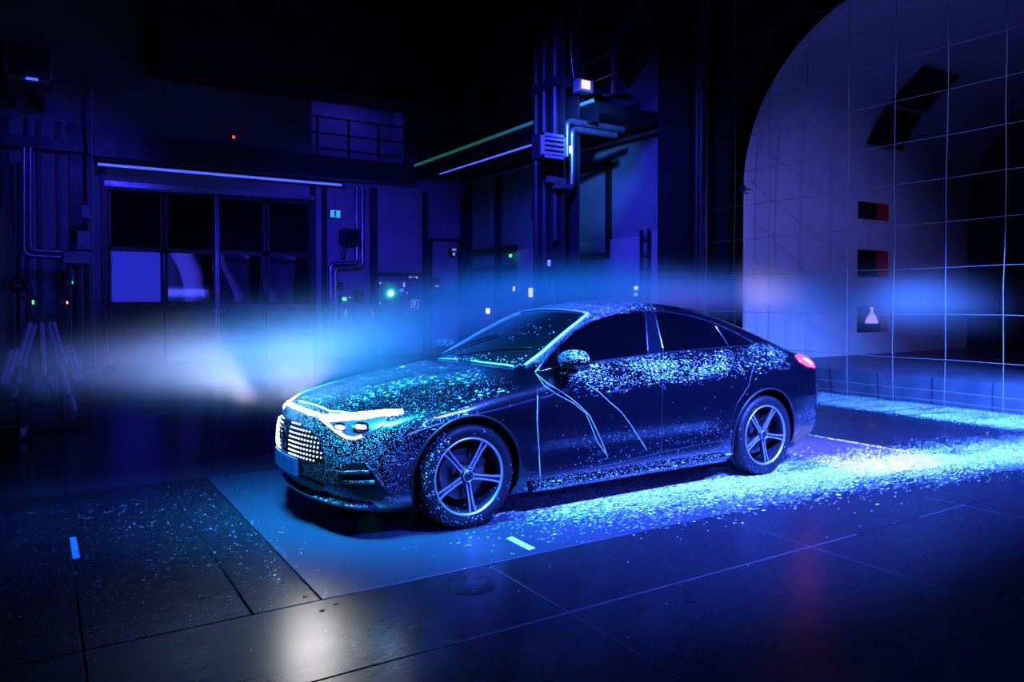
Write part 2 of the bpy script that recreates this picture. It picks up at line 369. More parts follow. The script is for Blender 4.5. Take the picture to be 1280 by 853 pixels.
def surface_nets(f, lo, hi, h):
    ax = [np.arange(lo[i], hi[i]+h, h) for i in range(3)]
    G = np.stack(np.meshgrid(*ax, indexing='ij'), -1); S = f(G)
    n = np.array(S.shape); cn = n-1
    acc = np.zeros((*cn, 3)); cnt = np.zeros(tuple(cn))
    corners = [(i, j, k) for i in (0, 1) for j in (0, 1) for k in (0, 1)]
    def sub(A, c): return A[c[0]:c[0]+cn[0], c[1]:c[1]+cn[1], c[2]:c[2]+cn[2]]
    for a in corners:
        for d in range(3):
            if a[d]: continue
            b = list(a); b[d] = 1
            sa, sb = sub(S, a), sub(S, tuple(b)); m = (sa < 0) != (sb < 0)
            t = np.where(m, sa/np.where(m, sa-sb, 1), 0)
            for q in range(3): acc[..., q] += np.where(m, a[q]+(t if q == d else 0), 0)
            cnt += m
    on = cnt > 0; idx = -np.ones(tuple(cn), int); idx[on] = np.arange(on.sum())
    V = (np.argwhere(on)+acc[on]/cnt[on][:, None])*h+np.array(lo)
    F = []
    for d in range(3):
        e1, e2 = [q for q in range(3) if q != d]
        sl0 = [slice(None)]*3; sl1 = [slice(None)]*3; sl0[d] = slice(0, -1); sl1[d] = slice(1, None)
        m = (S[tuple(sl0)] < 0) != (S[tuple(sl1)] < 0)
        I = np.argwhere(m); I = I[(I[:, e1] > 0) & (I[:, e2] > 0) & (I[:, e1] < cn[e1]) & (I[:, e2] < cn[e2])]
        s0 = S[tuple(I.T)] < 0
        def g(o1, o2):
            J = I.copy(); J[:, e1] -= o1; J[:, e2] -= o2; return idx[tuple(J.T)]
        q = np.stack([g(1, 1), g(0, 1), g(0, 0), g(1, 0)], 1)
        flip = s0 if d != 1 else ~s0
        q[~flip] = q[~flip][:, ::-1]; F.append(q)
    return V, np.concatenate(F)

def patch(name, poly, rayfn, m, parent, off=0.003, step=6.0, mirror=False, skirt=0.008, dens=None, src=None):
    """panel lying on the body: outline in a plane, cast on to the body surface"""
    poly = np.asarray(poly, float); B = []
    for a, b in zip(poly, np.roll(poly, -1, 0)):
        k = max(1, int(np.linalg.norm(b-a)/(step*0.7))); B += [a+(b-a)*t for t in np.linspace(0, 1, k, endpoint=False)]
    B = np.array(B); lo, hi = B.min(0), B.max(0); I = []
    for i, u in enumerate(np.arange(lo[0]+step/2, hi[0], step)):
        for v in np.arange(lo[1]+(step/2 if i % 2 else step*0.1), hi[1], step):
            c = False
            for a, b in zip(B, np.roll(B, -1, 0)):
                if (a[1] > v) != (b[1] > v) and u < a[0]+(v-a[1])*(b[0]-a[0])/(b[1]-a[1]): c = not c
            if c and np.min(np.linalg.norm(B-(u, v), axis=1)) > step*0.35: I.append((u, v))
    allp = [Vector(q) for q in B]+[Vector(q) for q in I]; nb = len(B)
    vo, _, fo, ov, _, _ = delaunay_2d_cdt(allp, [], [list(range(nb))], 1, 1e-5)
    uv = np.array([v[:] for v in vo]); P = src(uv) if src else rayfn(uv); N = grad(body, P); V = P+N*off
    F = [tuple(q) for q in fo]
    # outward orientation
    a, b, c = V[F[0][0]], V[F[0][1]], V[F[0][2]]
    if np.cross(b-a, c-a)@N[F[0][0]] < 0: F = [q[::-1] for q in F]
    if skirt:
        ed = {}
        for q in F:
            for s, e in zip(q, q[1:]+q[:1]): ed[(s, e)] = 1
        be = [k for k in ed if (k[1], k[0]) not in ed]; n0 = len(V); ids = sorted({i for k in be for i in k}); mp = {i: n0+j for j, i in enumerate(ids)}
        V = np.concatenate([V, V[ids]-N[ids]*skirt]); N = np.concatenate([N, N[ids]])
        F += [(e, s, mp[s], mp[e]) for s, e in be]
    out = [mesh_np(name, V, F, m, parent, N)]
    if mirror:
        f = np.array([1, -1, 1]); out.append(mesh_np(name, V*f, [q[::-1] for q in F], m, parent, N*f))
    return out
def strip(name, pts, r, m, parent, off=0.0, rayfn=r_px, mirror=False, seg=6, step=5.0):
    """thin round strip running over the body surface"""
    pts = np.asarray(pts, float); D = [pts[0]]
    for a, b in zip(pts[:-1], pts[1:]):
        k = max(1, int(np.linalg.norm(b-a)/step)); D += [a+(b-a)*t for t in np.linspace(0, 1, k+1)[1:]]
    P = rayfn(np.array(D)); N = grad(body, P); P = P+N*off
    os_ = []
    for s in ((1, -1) if mirror else (1,)):
        mb = MB(); mb.tube(P*np.array([1, s, 1]), r, seg); os_.append(mb.build(name, m, parent, smooth=True))
    return os_

car = thing('car', 'black coupe saloon wet with white test fluid, headlamps lit, on the steel test platform', 'car')
V, F = surface_nets(shell_sdf, (-2.5, -1.02, 0.08), (2.6, 1.02, 1.56), 0.02)
for _ in range(3):
    g = grad(shell_sdf, V, 3e-3); V = V-np.clip(shell_sdf(V), -0.01, 0.01)[:, None]*g
tri = V[F[:, 1]]-V[F[:, 0]]; tr2 = V[F[:, 2]]-V[F[:, 0]]; nf = np.cross(tri, tr2); gn = grad(shell_sdf, V[F].mean(1))
bad = (nf*gn).sum(1) < 0; F[bad] = F[bad][:, ::-1]
mesh_np('body', V, F, M['paint'], car, grad(shell_sdf, V, 4e-3))

# shut lines
for q in ([(671.3,481),(671.3,510),(673.2,560),(675.5,598)], [(829,442),(827.7,487),(826.7,565)], [(942,455),(936,482),(921,505),(913.5,530),(912.5,548)], [(676,598),(780,577),(826,565.5),(911,549)]):
    strip('shut_line', q, 0.003, M['blackp'], car, 0.002, mirror=True)
# doors, bonnet, boot lid
FD = [(671,481),(672,470),(671.5,468),(697,460.5),(745,453.5),(828.5,442),(828,470),(826.3,487),(826,565),(780,576.5),(676,597.5),(673.5,560),(671.5,510)]
RD = [(830,442),(880,436.5),(944,433.5),(941,455),(935,482),(920,505),(912.5,530),(911.5,548),(827.4,564.5),(827.6,487)]
patch('front_door', FD, r_px, M['paint'], car, 0.004, 7, True)
patch('rear_door', RD, r_px, M['paint'], car, 0.004, 7, True)
hb = [(-2.175,0.0),(-2.165,-0.2),(-2.12,-0.40),(-2.03,-0.56),(-1.86,-0.675),(-1.5,-0.735),(-1.1,-0.755),(-0.93,-0.745),(-0.95,-0.6),(-1.02,-0.4),(-1.06,-0.2),(-1.07,0.0)]
hb = hb+[(x, -y) for x, y in hb[-2:0:-1]]
patch('bonnet', hb, r_top, M['paint'], car, 0.004, 0.06)
# windscreen, roof glass, rear glass
ws = [(-0.985,0.0),(-0.975,-0.2),(-0.93,-0.42),(-0.87,-0.57),(-0.80,-0.63),(-0.66,-0.61),(-0.45,-0.56),(-0.25,-0.51),(-0.13,-0.465),(-0.115,-0.40),(-0.125,-0.2),(-0.135,0.0)]
ws = ws+[(x, -y) for x, y in ws[-2:0:-1]]
patch('windscreen', ws, r_top, M['screen'], car, 0.004, 0.05)
rg = [(1.02,0.0),(1.0,-0.3),(0.95,-0.50),(1.3,-0.55),(1.75,-0.585),(1.93,-0.56),(2.0,-0.3),(2.02,0.0)]
rg = rg+[(x, -y) for x, y in rg[-2:0:-1]]
patch('rear_window', rg, r_top, M['glass'], car, 0.004, 0.06)
sr = [(0.10,0.0),(0.12,-0.3),(0.18,-0.44),(0.80,-0.44),(0.86,-0.3),(0.88,0.0)]
sr = sr+[(x, -y) for x, y in sr[-2:0:-1]]
# side glass
DLO = [(671,466),(682,451),(694,437),(716,415),(738,401),(769,391.5),(803,389),(837,391),(864,396),(891,404),(918,416),(936,426),(944,432),(911,434),(829,441),(745,452),(700,459)]
patch('quarter_light', [(673,465.3),(683,452),(696.5,436.5),(696.5,459)], r_px, M['glass'], car, 0.006, 4, True)
patch('front_window', [(699,458.3),(699,434),(717,416.5),(739,403),(769,393.5),(804,391),(806.5,415),(808.5,442.8),(745,450.8)], r_px, M['glass'], car, 0.006, 6, True)
patch('rear_window_pane', [(820,391.8),(837,392.8),(864,397.8),(889,405.5),(899,418),(908,432.8),(829.5,440)], r_px, M['glass'], car, 0.006, 6, True)
patch('corner_window_pane', [(893,407),(918,418),(934,427),(940,431.3),(911.5,432.8),(903,420)], r_px, M['glass'], car, 0.006, 4, True)
patch('pillar_cover', [(805.6,390.6),(818.6,391.4),(828,440.2),(810,442.4)], r_px, M['gloss'], car, 0.0055, 5, True)
strip('window_trim', DLO+[DLO[0]], 0.0055, M['chrome'], car, 0.006, mirror=True)
for a in ([(806,390),(807.5,415),(809.5,442)], [(817.5,391),(823,415),(829,440.5)], [(891,404.5),(900,418),(910,433)]):
    strip('window_bar', a, 0.0045, M['chrome'], car, 0.006, mirror=True)
strip('quarter_light_bar', [(698,435.5),(698,458.8)], 0.006, M['blackp'], car, 0.006, mirror=True)
# door handles: flush bars
for a in ([(757,490.5),(774,488),(790,485.5)], [(872,474),(886,472),(899,470)]):
    strip('door_handle', a, 0.009, M['chrome'], car, 0.003, mirror=True, seg=8)
# wheel arch lips and liners
for cx in (AXF, AXR):
    for s in (-1, 1):
        a = np.linspace(math.radians(-18), math.radians(198), 50)
        q = np.stack([cx+0.388*np.cos(a), np.zeros(50), WR+0.005+0.388*np.sin(a)], 1)
        q = q[q[:, 2] > 0.21]; q[:, 1] = halfwidth(q[:, 0], q[:, 2])*s
        for it in range(6): q[:, 1] -= s*body(q)*0.9
        MB().tube(q, 0.009, 6).build('arch_lip', M['blackp'], car, smooth=True)
        a = np.linspace(math.radians(-25), math.radians(205), 30); mb = MB()
        for k in range(29):
            p0 = (cx+0.382*math.cos(a[k]), WR+0.005+0.382*math.sin(a[k])); p1 = (cx+0.382*math.cos(a[k+1]), WR+0.005+0.382*math.sin(a[k+1]))
            mb.add([(p0[0], s*0.53, p0[1]), (p1[0], s*0.53, p1[1]), (p1[0], s*0.86, p1[1]), (p0[0], s*0.86, p0[1])], [(0, 1, 2, 3)])
        mb.build('arch_liner', M['blackp'], car)
# side skirt
for s in (-1, 1):
    xs = np.linspace(-0.90, 0.97, 30); mb = MB(); V = []
    for x in xs:
        wv = float(halfwidth(np.array(x), np.array(0.26)))
        V += [(x, s*(wv-0.06), 0.165), (x, s*(wv+0.012), 0.165), (x, s*(wv+0.022), 0.19), (x, s*(wv+0.004), 0.225), (x, s*(wv-0.06), 0.235)]
    Fq = [(i*5+j, i*5+(j+1) % 5, (i+1)*5+(j+1) % 5, (i+1)*5+j) for i in range(29) for j in range(5)]+[(0,1,2,3,4), tuple(145+j for j in range(5))]
    mb.add(V, Fq).build('side_skirt', M['paint'], car)

# nose: lit grille, emblem, plate, lamps, intakes
gr = [(0.525,0.505),(0.47,0.580),(0.36,0.635),(0.2,0.655),(0,0.660)]; gr = gr+[(-y, z) for y, z in gr[-2::-1]]
gl = [(-0.515,0.470),(-0.44,0.447),(-0.28,0.440),(0,0.435)]; gl = gl+[(-y, z) for y, z in gl[-2::-1]]
grille = patch('grille', gr+gl, r_front, M['gloss'], car, 0.004, 0.05)[0]
gp = np.array(gr+gl); dots = []
def inpoly(u, v, B):
    c = False
    for a, b in zip(B, np.roll(B, -1, 0)):
        if (a[1] > v) != (b[1] > v) and u < a[0]+(v-a[1])*(b[0]-a[0])/(b[1]-a[1]): c = not c
    return c
for i in range(-15, 16):
    for j in range(8):
        y, z = i*0.036, 0.450+j*0.0285
        if inpoly(y, z, gp*0.985+np.array([0, 0.008])) and (abs(y) > 0.075): dots.append((y, z))
dp = r_front(np.array(dots)); dn = grad(body, dp); mb = MB()
for p, n in zip(dp, dn):
    u = np.cross(n, [0, 0, 1]); u /= np.linalg.norm(u); v = np.cross(u, n); c = p+n*0.006; s = 0.0062
    mb.add([c+u*s, c+v*s, c-u*s, c-v*s, c+n*0.006], [(0,1,4),(1,2,4),(2,3,4),(3,0,4)])
mb.build('grille_lights', M['dots'], grille, kind='stuff')
e0 = r_front(np.array([(0, 0.55)]))[0]; em = MB()
ringp = [(e0[0]-0.012, 0.072*math.cos(a), 0.55+0.072*math.sin(a)) for a in np.linspace(0, 2*math.pi, 33)]
em.tube(ringp, 0.006, 6, False)
for k in range(3):
    a = math.radians(90+120*k); tip = np.array([e0[0]-0.014, 0.070*math.cos(a), 0.55+0.070*math.sin(a)]); c0 = np.array([e0[0]-0.020, 0, 0.55])
    l = np.array([0, -math.sin(a), math.cos(a)])*0.012; em.add([c0+l, tip, c0-l, c0+(0.012, 0, 0)], [(0,1,3),(1,2,3),(0,2,1),(0,3,2)])
em.build('emblem', M['chrome'], car, smooth='auto')
pz0, pz1 = 0.325, 0.435; px_ = float(r_front(np.array([(0.0, 0.40)]))[0][0])
plate = MB(); pts = [(y, px_-0.012+0.30*y*y) for y in np.linspace(-0.26, 0.26, 9)]
V = [(x-d, y, z) for d in (0, 0.012) for y, x in pts for z in (pz0, pz1)]; Fq = []
for i in range(8): Fq += [(2*i, 2*i+1, 2*i+3, 2*i+2), (18+2*i, 18+2*i+2, 18+2*i+3, 18+2*i+1), (2*i, 2*i+2, 18+2*i+2, 18+2*i), (2*i+1, 18+2*i+1, 18+2*i+3, 2*i+3)]
Fq += [(0, 18, 19, 1), (16, 17, 35, 34)]
pl = plate.add(V, Fq).build('number_plate', M['plate'], car)
mk = MB(); rr = random.Random(3)
for k, y in enumerate(np.linspace(0.21, -0.21, 15)):
    if k in (3, 6): continue
    x = px_-0.0255+0.30*y*y
    mk.box((x, y-0.004, 0.345), (x+0.002, y+0.002, 0.415))
    z = rr.choice((0.35, 0.375, 0.405)); mk.box((x, y-0.014, z), (x+0.002, y, z+0.008))
mk.build('plate_marks', M['platemark'], pl, kind='stuff')
lip = MB(); 
for s, e in ((0.0, 0.0),):
    ys = np.linspace(-0.80, 0.80, 33); base = np.array([trace(np.array([[-3.2, y, 0.235]]), np.array([[1.0, 0, 0]]))[0] for y in ys])
V = []
for p in base: V += [p+(-0.03, 0, -0.045), p+(-0.035, 0, -0.03), p+(-0.005, 0, -0.012), p+(0.10, 0, -0.012), p+(0.10, 0, -0.045)]
Fq = [(i*5+j, i*5+(j+1) % 5, (i+1)*5+(j+1) % 5, (i+1)*5+j) for i in range(32) for j in range(5)]+[(0,1,2,3,4), tuple(160+j for j in range(5))]
lip.add(V, Fq).build('front_lip', M['paint'], car)
inl = [(0.50,0.30),(0.40,0.315),(0.0,0.318),(-0.40,0.315),(-0.50,0.30),(-0.42,0.245),(0,0.24),(0.42,0.245)]
patch('lower_intake', inl, r_front, M['blackp'], car, 0.009, 0.03)
HL = [(409,528),(425,527),(455,525),(482.5,520),(482,530),(472,537),(461.5,542.7),(443.6,547.7),(433.6,546.7),(421,539)]
for hl in patch('headlamp', HL, r_px, M['lampbody'], car, 0.006, 4, True):
    s = 1 if hl.name == 'headlamp' else -1; sg = np.array([1, s, 1])
    for cpx, rp in (((426, 535), 0.034), ((452, 535), 0.040)):
        p = cast([cpx])[0]; n = grad(body, p[None])[0]; mb = MB()
        a = np.cross(n, [0, 0, 1]); a /= np.linalg.norm(a); b = np.cross(n, a); V = [p+n*0.007]; Fq = []
        for k in range(16):
            t = k/16*2*math.pi; V.append(p+n*0.018+(a*math.cos(t)*1.5+b*math.sin(t)*0.8)*rp)
        V = np.array(V)*sg; Fq = [(0, 1+k, 1+(k+1) % 16) for k in range(16)]
        mb.add(V, Fq).build('reflector', M['lamp'], hl, smooth=True)
        mb = MB(); q = (p+n*0.016)*sg; mb.tube([q-a*sg*rp*0.8, q, q+a*sg*rp*0.8], 0.008, 6); mb.build('led_chip', M['lampled'], hl, smooth=True)
strip('lamp_edge', [(402,524.5),(410,530.5),(421,539.5),(433,547),(443,548.3),(452,546)], 0.007, M['lampled'], car, 0.006, mirror=True)
# light strip across the nose and over the lamps
ds = [(409,528),(400,524.5),(390,520.5),(380,516.5),(368,511.5)]
patch('daylight_strip', [(410,519.5),(430,519),(450,517),(480,514),(503,513),(504,516),(482,519.5),(455,524.5),(425,526.5),(411,527)], r_px, M['drl'], car, 0.009, 4, True)
cp = cast([(410, 523)])[0]; m0 = trace(np.array([[-3.2, 0.0, cp[2]+0.025]]), np.array([[1.0, 0, 0]]))[0]
ys = np.linspace(-abs(cp[1]), abs(cp[1]), 25); zz = cp[2]+0.02*(1-(ys/abs(cp[1]))**2)
lb = trace(np.c_[np.full(25, -3.2), ys, zz], np.tile([1.0, 0, 0], (25, 1))); lb = lb+grad(body, lb)*0.004
MB().tube(lb, 0.013, 8).build('light_bar', M['drl'], car, smooth=True)
# corner intakes with two fins
CI = [(420,590),(440,579),(457,578.5),(468,593),(478,607),(487,617),(474,627.5),(448,622),(430,609)]
for o in patch('corner_intake', CI, r_px, M['blackp'], car, 0.003, 5, True): pass
for a in ([(421,591),(440,590.5),(462,590)], [(430,602.5),(450,602.5),(470,602.5)]):
    strip('intake_fin', a, 0.012, M['paint'], car, 0.006, mirror=True)
strip('intake_edge', CI[2:6]+[CI[6]], 0.006, M['paint'], car, 0.006, mirror=True)
# tail lamps
for o in patch('tail_lamp', [(994,445),(1003,441.5),(1010,445),(1017,453),(1018,460),(1009.7,458.5),(1000,452.5)], r_px, M['tail'], car, 0.006, 3, True): pass
strip('tail_lamp_bulb', [(1004,449),(1010,452),(1014,456)], 0.012, M['tailhot'], car, 0.004, mirror=True)
strip('tail_light_bar', [(0.60,0.93),(0.3,0.935),(0,0.937),(-0.3,0.935),(-0.60,0.93)], 0.008, M['tail'], car, 0.004, rayfn=r_rear, step=0.08)
bl = [(-0.62,0.40),(0.62,0.40),(0.55,0.28),(-0.55,0.28)]
patch('rear_diffuser', bl, r_rear, M['blackp'], car, 0.004, 0.08)
patch('boot_lid', [(2.06,-0.64),(2.30,-0.60),(2.34,-0.3),(2.35,0),(2.34,0.3),(2.30,0.60),(2.06,0.64),(2.10,0.3),(2.11,0),(2.10,-0.3)], r_top, M['paint'], car, 0.004, 0.06)
# door mirrors
for s in (-1, 1):
    c = np.array([-0.615, s*0.985, 1.045]); mb = MB(); V = []; Fq = []; nu, nv = 20, 12
    for i in range(nu+1):
        th = i/nu*2*math.pi
        for j in range(nv+1):
            ph = -math.pi/2+j/nv*math.pi
            d = np.array([math.cos(ph)*math.cos(th), math.cos(ph)*math.sin(th), math.sin(ph)])
            d = np.sign(d)*np.abs(d)**0.85; q = d*np.array([0.095, 0.130, 0.080])
            if d[2] < 0: q[2] *= 0.72
            q[0] = min(q[0], 0.045); q[1] *= 1-0.10*(d[0]); q[2] += 0.0
            V.append(c+q)
    for i in range(nu):
        for j in range(nv): Fq.append((i*(nv+1)+j, (i+1)*(nv+1)+j, (i+1)*(nv+1)+j+1, i*(nv+1)+j+1))
    mo = mb.add(V, Fq).build('door_mirror', M['mirror'], car, smooth='auto')
    MB().bbox(c+(0.043, -0.095, -0.045), c+(0.050, 0.095, 0.055), 0.003).build('mirror_glass', M['lamp'], mo)
    MB().bbox(c+(-0.078, -0.09, -0.020), c+(0.03, 0.09, -0.012), 0.003).build('mirror_indicator', M['gloss'], mo)
    MB().tube([c+(0.0, 0, -0.05), c+(0.0, -s*0.06, -0.085), c+(0.0, -s*0.13, -0.10)], [0.035, 0.03, 0.028], 8).build('mirror_arm', M['gloss'], mo, smooth=True)
# wipers
for a in ([(-0.93,0.55),(-0.78,0.30),(-0.62,0.0)], [(-0.96,0.05),(-0.80,-0.25),(-0.66,-0.52)]):
    strip('wiper', a, 0.007, M['blackp'], car, 0.016, rayfn=r_top, step=0.06)
# runs of fluid, and white strips drawn as bright edge highlights
TR = [([(669,466),(682,451),(694,437),(716,414.5),(738,400.5)],0.005), ([(670,468),(684,480),(700,489),(713,498),(724,507),(736,519),(743,533),(751,550),(759,571)],0.0017),
      ([(670,468),(680,483),(697,494),(716,504),(732,517),(739,534),(746,552),(757,568)],0.0014), ([(733,480),(748,490),(762,503),(776,515),(788,531),(798,547),(808,563)],0.0015),
      ([(671.5,495),(671,530),(673,560),(675,600)],0.0018), ([(675,608),(720,599.5),(780,588),(850,577),(915,567)],0.0035),  # sill run stands for the lit strip along its edge
            ([(722,397),(730,396.5),(736,398)],0.004)]
for p, r in TR: strip('fluid_run', p, r, M['fluid'], car, 0.005)
for p, r in (([(-0.80,0.645),(-0.66,0.63),(-0.45,0.58),(-0.25,0.53),(-0.12,0.48)],0.013), ([(-0.80,-0.645),(-0.66,-0.63),(-0.45,-0.58),(-0.25,-0.53),(-0.12,-0.48)],0.013), ([(-0.11,0.48),(-0.105,0.4),(-0.115,0.2),(-0.125,0.0),(-0.115,-0.2),(-0.105,-0.4),(-0.11,-0.48)],0.013),  # white strips laid along the windscreen edges as their highlights
             ([(-2.06,0.50),(-1.92,0.62),(-1.7,0.72),(-1.4,0.775),(-1.1,0.78),(-0.9,0.74)],0.006), ([(-2.19,0.1),(-2.18,-0.12),(-2.135,-0.40),(-2.06,-0.54)],0.004),  # far bonnet edge strip stands for its bright outline
             ([(-0.99,0.35),(-1.01,0.15),(-1.0,0.0)],0.006), ([(-0.98,-0.18),(-0.955,-0.32),(-0.92,-0.43),(-0.86,-0.58)],0.010)):
    strip('fluid_run', p, r, M['fluid'], car, 0.006, rayfn=r_top, step=0.05)

# ---- wheels
def make_wheel():
    wt = bpy.data.objects.new('wheel', None); COL.objects.link(wt); ORG[wt.name] = np.zeros(3)
    t = MB().lathe([(0.242,0.100),(0.262,0.112),(0.300,0.116),(0.322,0.106),(0.331,0.085),(0.335,0.04),(0.335,0.012),(0.328,0.010),(0.328,-0.010),(0.335,-0.012),(0.335,-0.04),(0.331,-0.085),(0.322,-0.106),(0.300,-0.116),(0.285,-0.1165),(0.262,-0.113),(0.246,-0.104)], 64)
    tyre = t.build('tyre', M['tyre'], wt, smooth=True)
    tb = MB()
    for k in range(64):
        a = k/64*2*math.pi; u = np.array([math.cos(a), 0, math.sin(a)]); v = np.array([-math.sin(a), 0, math.cos(a)])
        for y0, y1 in ((-0.100, -0.018), (0.018, 0.100)):
            yy = [y0, (y0+y1)/2, y1]; rr = [0.3325 if abs(q) < 0.09 else 0.3245 for q in yy]
            V = []
            for y, r in zip(yy, rr): V += [u*r+v*0.010+(0, y, 0)+v*abs(y)*0.08, u*(r+0.005)+v*0.010+(0, y, 0)+v*abs(y)*0.08, u*(r+0.005)-v*0.010+(0, y, 0)+v*abs(y)*0.08, u*r-v*0.010+(0, y, 0)+v*abs(y)*0.08]
            tb.add(V, [(i*4+j, i*4+j+1, i*4+5+j, i*4+4+j) for i in range(2) for j in range(3)]+[(0,1,2,3),(8,9,10,11)])
    tb.build('tread_blocks', M['tyre'], wt, kind='stuff')
    MB().lathe([(0.246,-0.098),(0.252,-0.108),(0.248,-0.113),(0.240,-0.110),(0.236,-0.100)], 64).build('rim_edge', M['rim'], wt, smooth=True)
    MB().lathe([(0.237,-0.102),(0.226,-0.08),(0.220,0.0),(0.222,0.09),(0.236,0.10)], 64).build('rim_barrel', M['rimdark'], wt, smooth=True)
    MB().lathe([(0.0,0.03),(0.07,0.03),(0.07,0.0),(0.085,-0.005),(0.165,-0.005),(0.165,0.02),(0.0,0.02)], 48).build('brake_disc', M['brake'], wt, smooth='auto')
    cal = MB(); a0 = math.radians(20)
    for k in range(6):
        a = a0+k*math.radians(9); b = a+math.radians(9)
        q = [(r*math.cos(t), y, r*math.sin(t)) for r in (0.115, 0.178) for t in (a, b) for y in (-0.03, 0.04)]
        cal.add(q, [(0,1,3,2),(4,6,7,5),(0,2,6,4),(1,5,7,3),(0,4,5,1),(2,3,7,6)])
    cal.build('brake_caliper', M['blackp'], wt)
    MB().lathe([(0.0,-0.098),(0.028,-0.098),(0.034,-0.094),(0.036,-0.086),(0.040,-0.082),(0.062,-0.072),(0.066,-0.03),(0.0,-0.03)], 40).build('hub', M['rimdark'], wt, smooth='auto')
    MB().lathe([(0.0335,-0.0945),(0.0345,-0.0985),(0.0375,-0.0965),(0.037,-0.088)], 40).build('hub_cap_ring', M['rim'], wt, smooth=True)
    for k in range(5):
        a = math.radians(61+72*k); u = np.array([math.cos(a), 0, math.sin(a)]); v = np.array([-math.sin(a), 0, math.cos(a)])
        def sec(r, h0, h1, y0, y1, sk=0.0): return [u*r+v*(h0+sk)+(0, y0, 0), u*r+v*(h1+sk)+(0, y0, 0), u*r+v*(h1+sk)+(0, y1, 0), u*r+v*(h0+sk)+(0, y1, 0)]
        st = [(0.035,0.020,-0.078),(0.10,0.017,-0.084),(0.18,0.019,-0.094),(0.240,0.026,-0.103)]
        mb = MB(); V = []
        for r, h, y in st: V += sec(r, -h, h, y+0.006, y+0.036)
        Fq = [(i*4+j, i*4+(j+1) % 4, (i+1)*4+(j+1) % 4, (i+1)*4+j) for i in range(3) for j in range(4)]+[(0,1,2,3),(12,13,14,15)]
        sp = mb.add(V, Fq).build('spoke', M['rimdark'], wt)
        for s in (-1, 1):
            mb = MB(); V = []
            for r, h, y in st:
                e = sorted((s*h, s*(h-0.011-0.02*max(0, 0.10-r)))); V += sec(r, e[0], e[1], y, y+0.02)
            mb.add(V, Fq).build('spoke_edge', M['rim'], wt)
    for k in range(5):
        a = math.radians(97+72*k); MB().cyl((0.052*math.cos(a), -0.080, 0.052*math.sin(a)), (0.052*math.cos(a), -0.070, 0.052*math.sin(a)), 0.007, 6).build('wheel_bolt', M['rimdark'], wt)
    return wt
wh = make_wheel()
for i, (x, s) in enumerate(((AXF, -1), (AXR, -1), (AXF, 1), (AXR, 1))):
    o = wh if i == 0 else copy_tree(wh)
    o.parent = car; o.location = (x, s*WY, WR)
    if s > 0: o.rotation_euler = (0, 0, math.pi)

# ================================================================== THE HALL
def floor_wet(P, p, n):
    x, y, z = p; nz = noise(vscale(P, 1.2, 5.0, 1.0), 1.0, 4.0)
    yc = (x*-0.18)-0.79; d = (y-yc)
    main = (d*d*-7.0).exp()*ss(x, -1.2, -0.5)*ss(x, 6.5, 7.5, 1, 0)
    wide = (d*d*-2.2).exp()*ss(x, -2.2, -0.4)*ss(y, -1.72, -1.52)
    rear = ss(x, 5.5, 6.0)*ss(y, -1.6, -0.6)
    edge = (X.op('ABSOLUTE', x-3.4) < 0.03)*band(y, -1.4, 0.4, 0.1)*0.6+(X.op('ABSOLUTE', y+1.22+(x-1.3)*0.14) < 0.02)*band(x, 0.4, 4.6, 0.2)*0.6
    left = ss(x, -2.3, -2.7)*band(y, -1.5, 1.2, 0.2)
    hi = ss(nz, 0.30, 0.50)
    return [((22, 70, 70), main*0.80*hi+rear*0.8*hi+edge+wide*0.03, 0.42), ((60, 130, 130), main*0.7*hi+rear*0.7*hi+wide*0.06+edge, 0.40), ((34, 210, 210), main*0.6+rear*0.4+wide*0.04, 0.42),
            ((30, 60, 60), left*0.012+wide*0.02, 0.25), ((90, 120, 120), left*0.05+wide*0.06+0.001, 0.32), ((9, 60, 60), wide*0.012+left*0.006, 0.22)]
def steel(name, base, rough, metal):
    m = wet(name, base, rough, floor_wet, metal=metal); nt = m.node_tree; X.nt = nt; P, p, n = pos()
    b = nt.nodes['Principled BSDF']; f = noise(P, 1.4, 5.0); g = noise(vscale(P, 3, 40, 1), 1.0, 3.0)
    r0 = X(b.inputs['Roughness'].links[0].from_socket); link(r0+(f-0.5)*0.22+(g-0.5)*0.08, m, 'Roughness'); return m
M['steel'] = steel('floor_steel_plate', (0.014, 0.015, 0.020), 0.28, 0.3)
M['steel2'] = steel('platform_steel_plate', (0.032, 0.035, 0.055), 0.34, 0.2)
M['dark'] = worn('dark_gap', (0.006, 0.006, 0.008), 0.6)
M['floorfar'] = mat('dark_resin_floor', (0.022, 0.024, 0.034), 0.25)
M['wall'] = worn('painted_wall_panel', (0.30, 0.30, 0.36), 0.55, 0.0, 1.2, 0.25)
M['wall2'] = worn('painted_wall_lower', (0.50, 0.48, 0.56), 0.5, 0.0, 1.2, 0.2)
M['post'] = worn('dark_painted_steel', (0.035, 0.038, 0.05), 0.4, 0.0, 4.0)
M['metal'] = worn('galvanised_steel', (0.42, 0.44, 0.50), 0.32, 0.8, 6.0)
M['grey'] = worn('grey_enamel', (0.30, 0.31, 0.36), 0.45, 0.0, 5.0)
M['black'] = worn('black_cladding', (0.010, 0.010, 0.014), 0.6, 0.0, 2.0)
M['brown'] = worn('brown_panel', (0.06, 0.03, 0.02), 0.7)
M['beige'] = worn('beige_fibreglass', (0.62, 0.57, 0.60), 0.5, 0.0, 0.8, 0.12)
M['pane'] = mat('door_glass', (0.01, 0.012, 0.02), 0.05, spec=0.6, alpha=0.35)
M['sheet'] = mat('plastic_sheet', (0.6, 0.6, 0.65), 0.35)
M['tube'] = mat('blue_tube_lamp', (0.2, 0.3, 1), 0.3, emit=(0.06, 0.10, 1.0), es=1.6)
M['wire'] = mat('grey_net_wire', (0.26, 0.26, 0.28), 0.4)
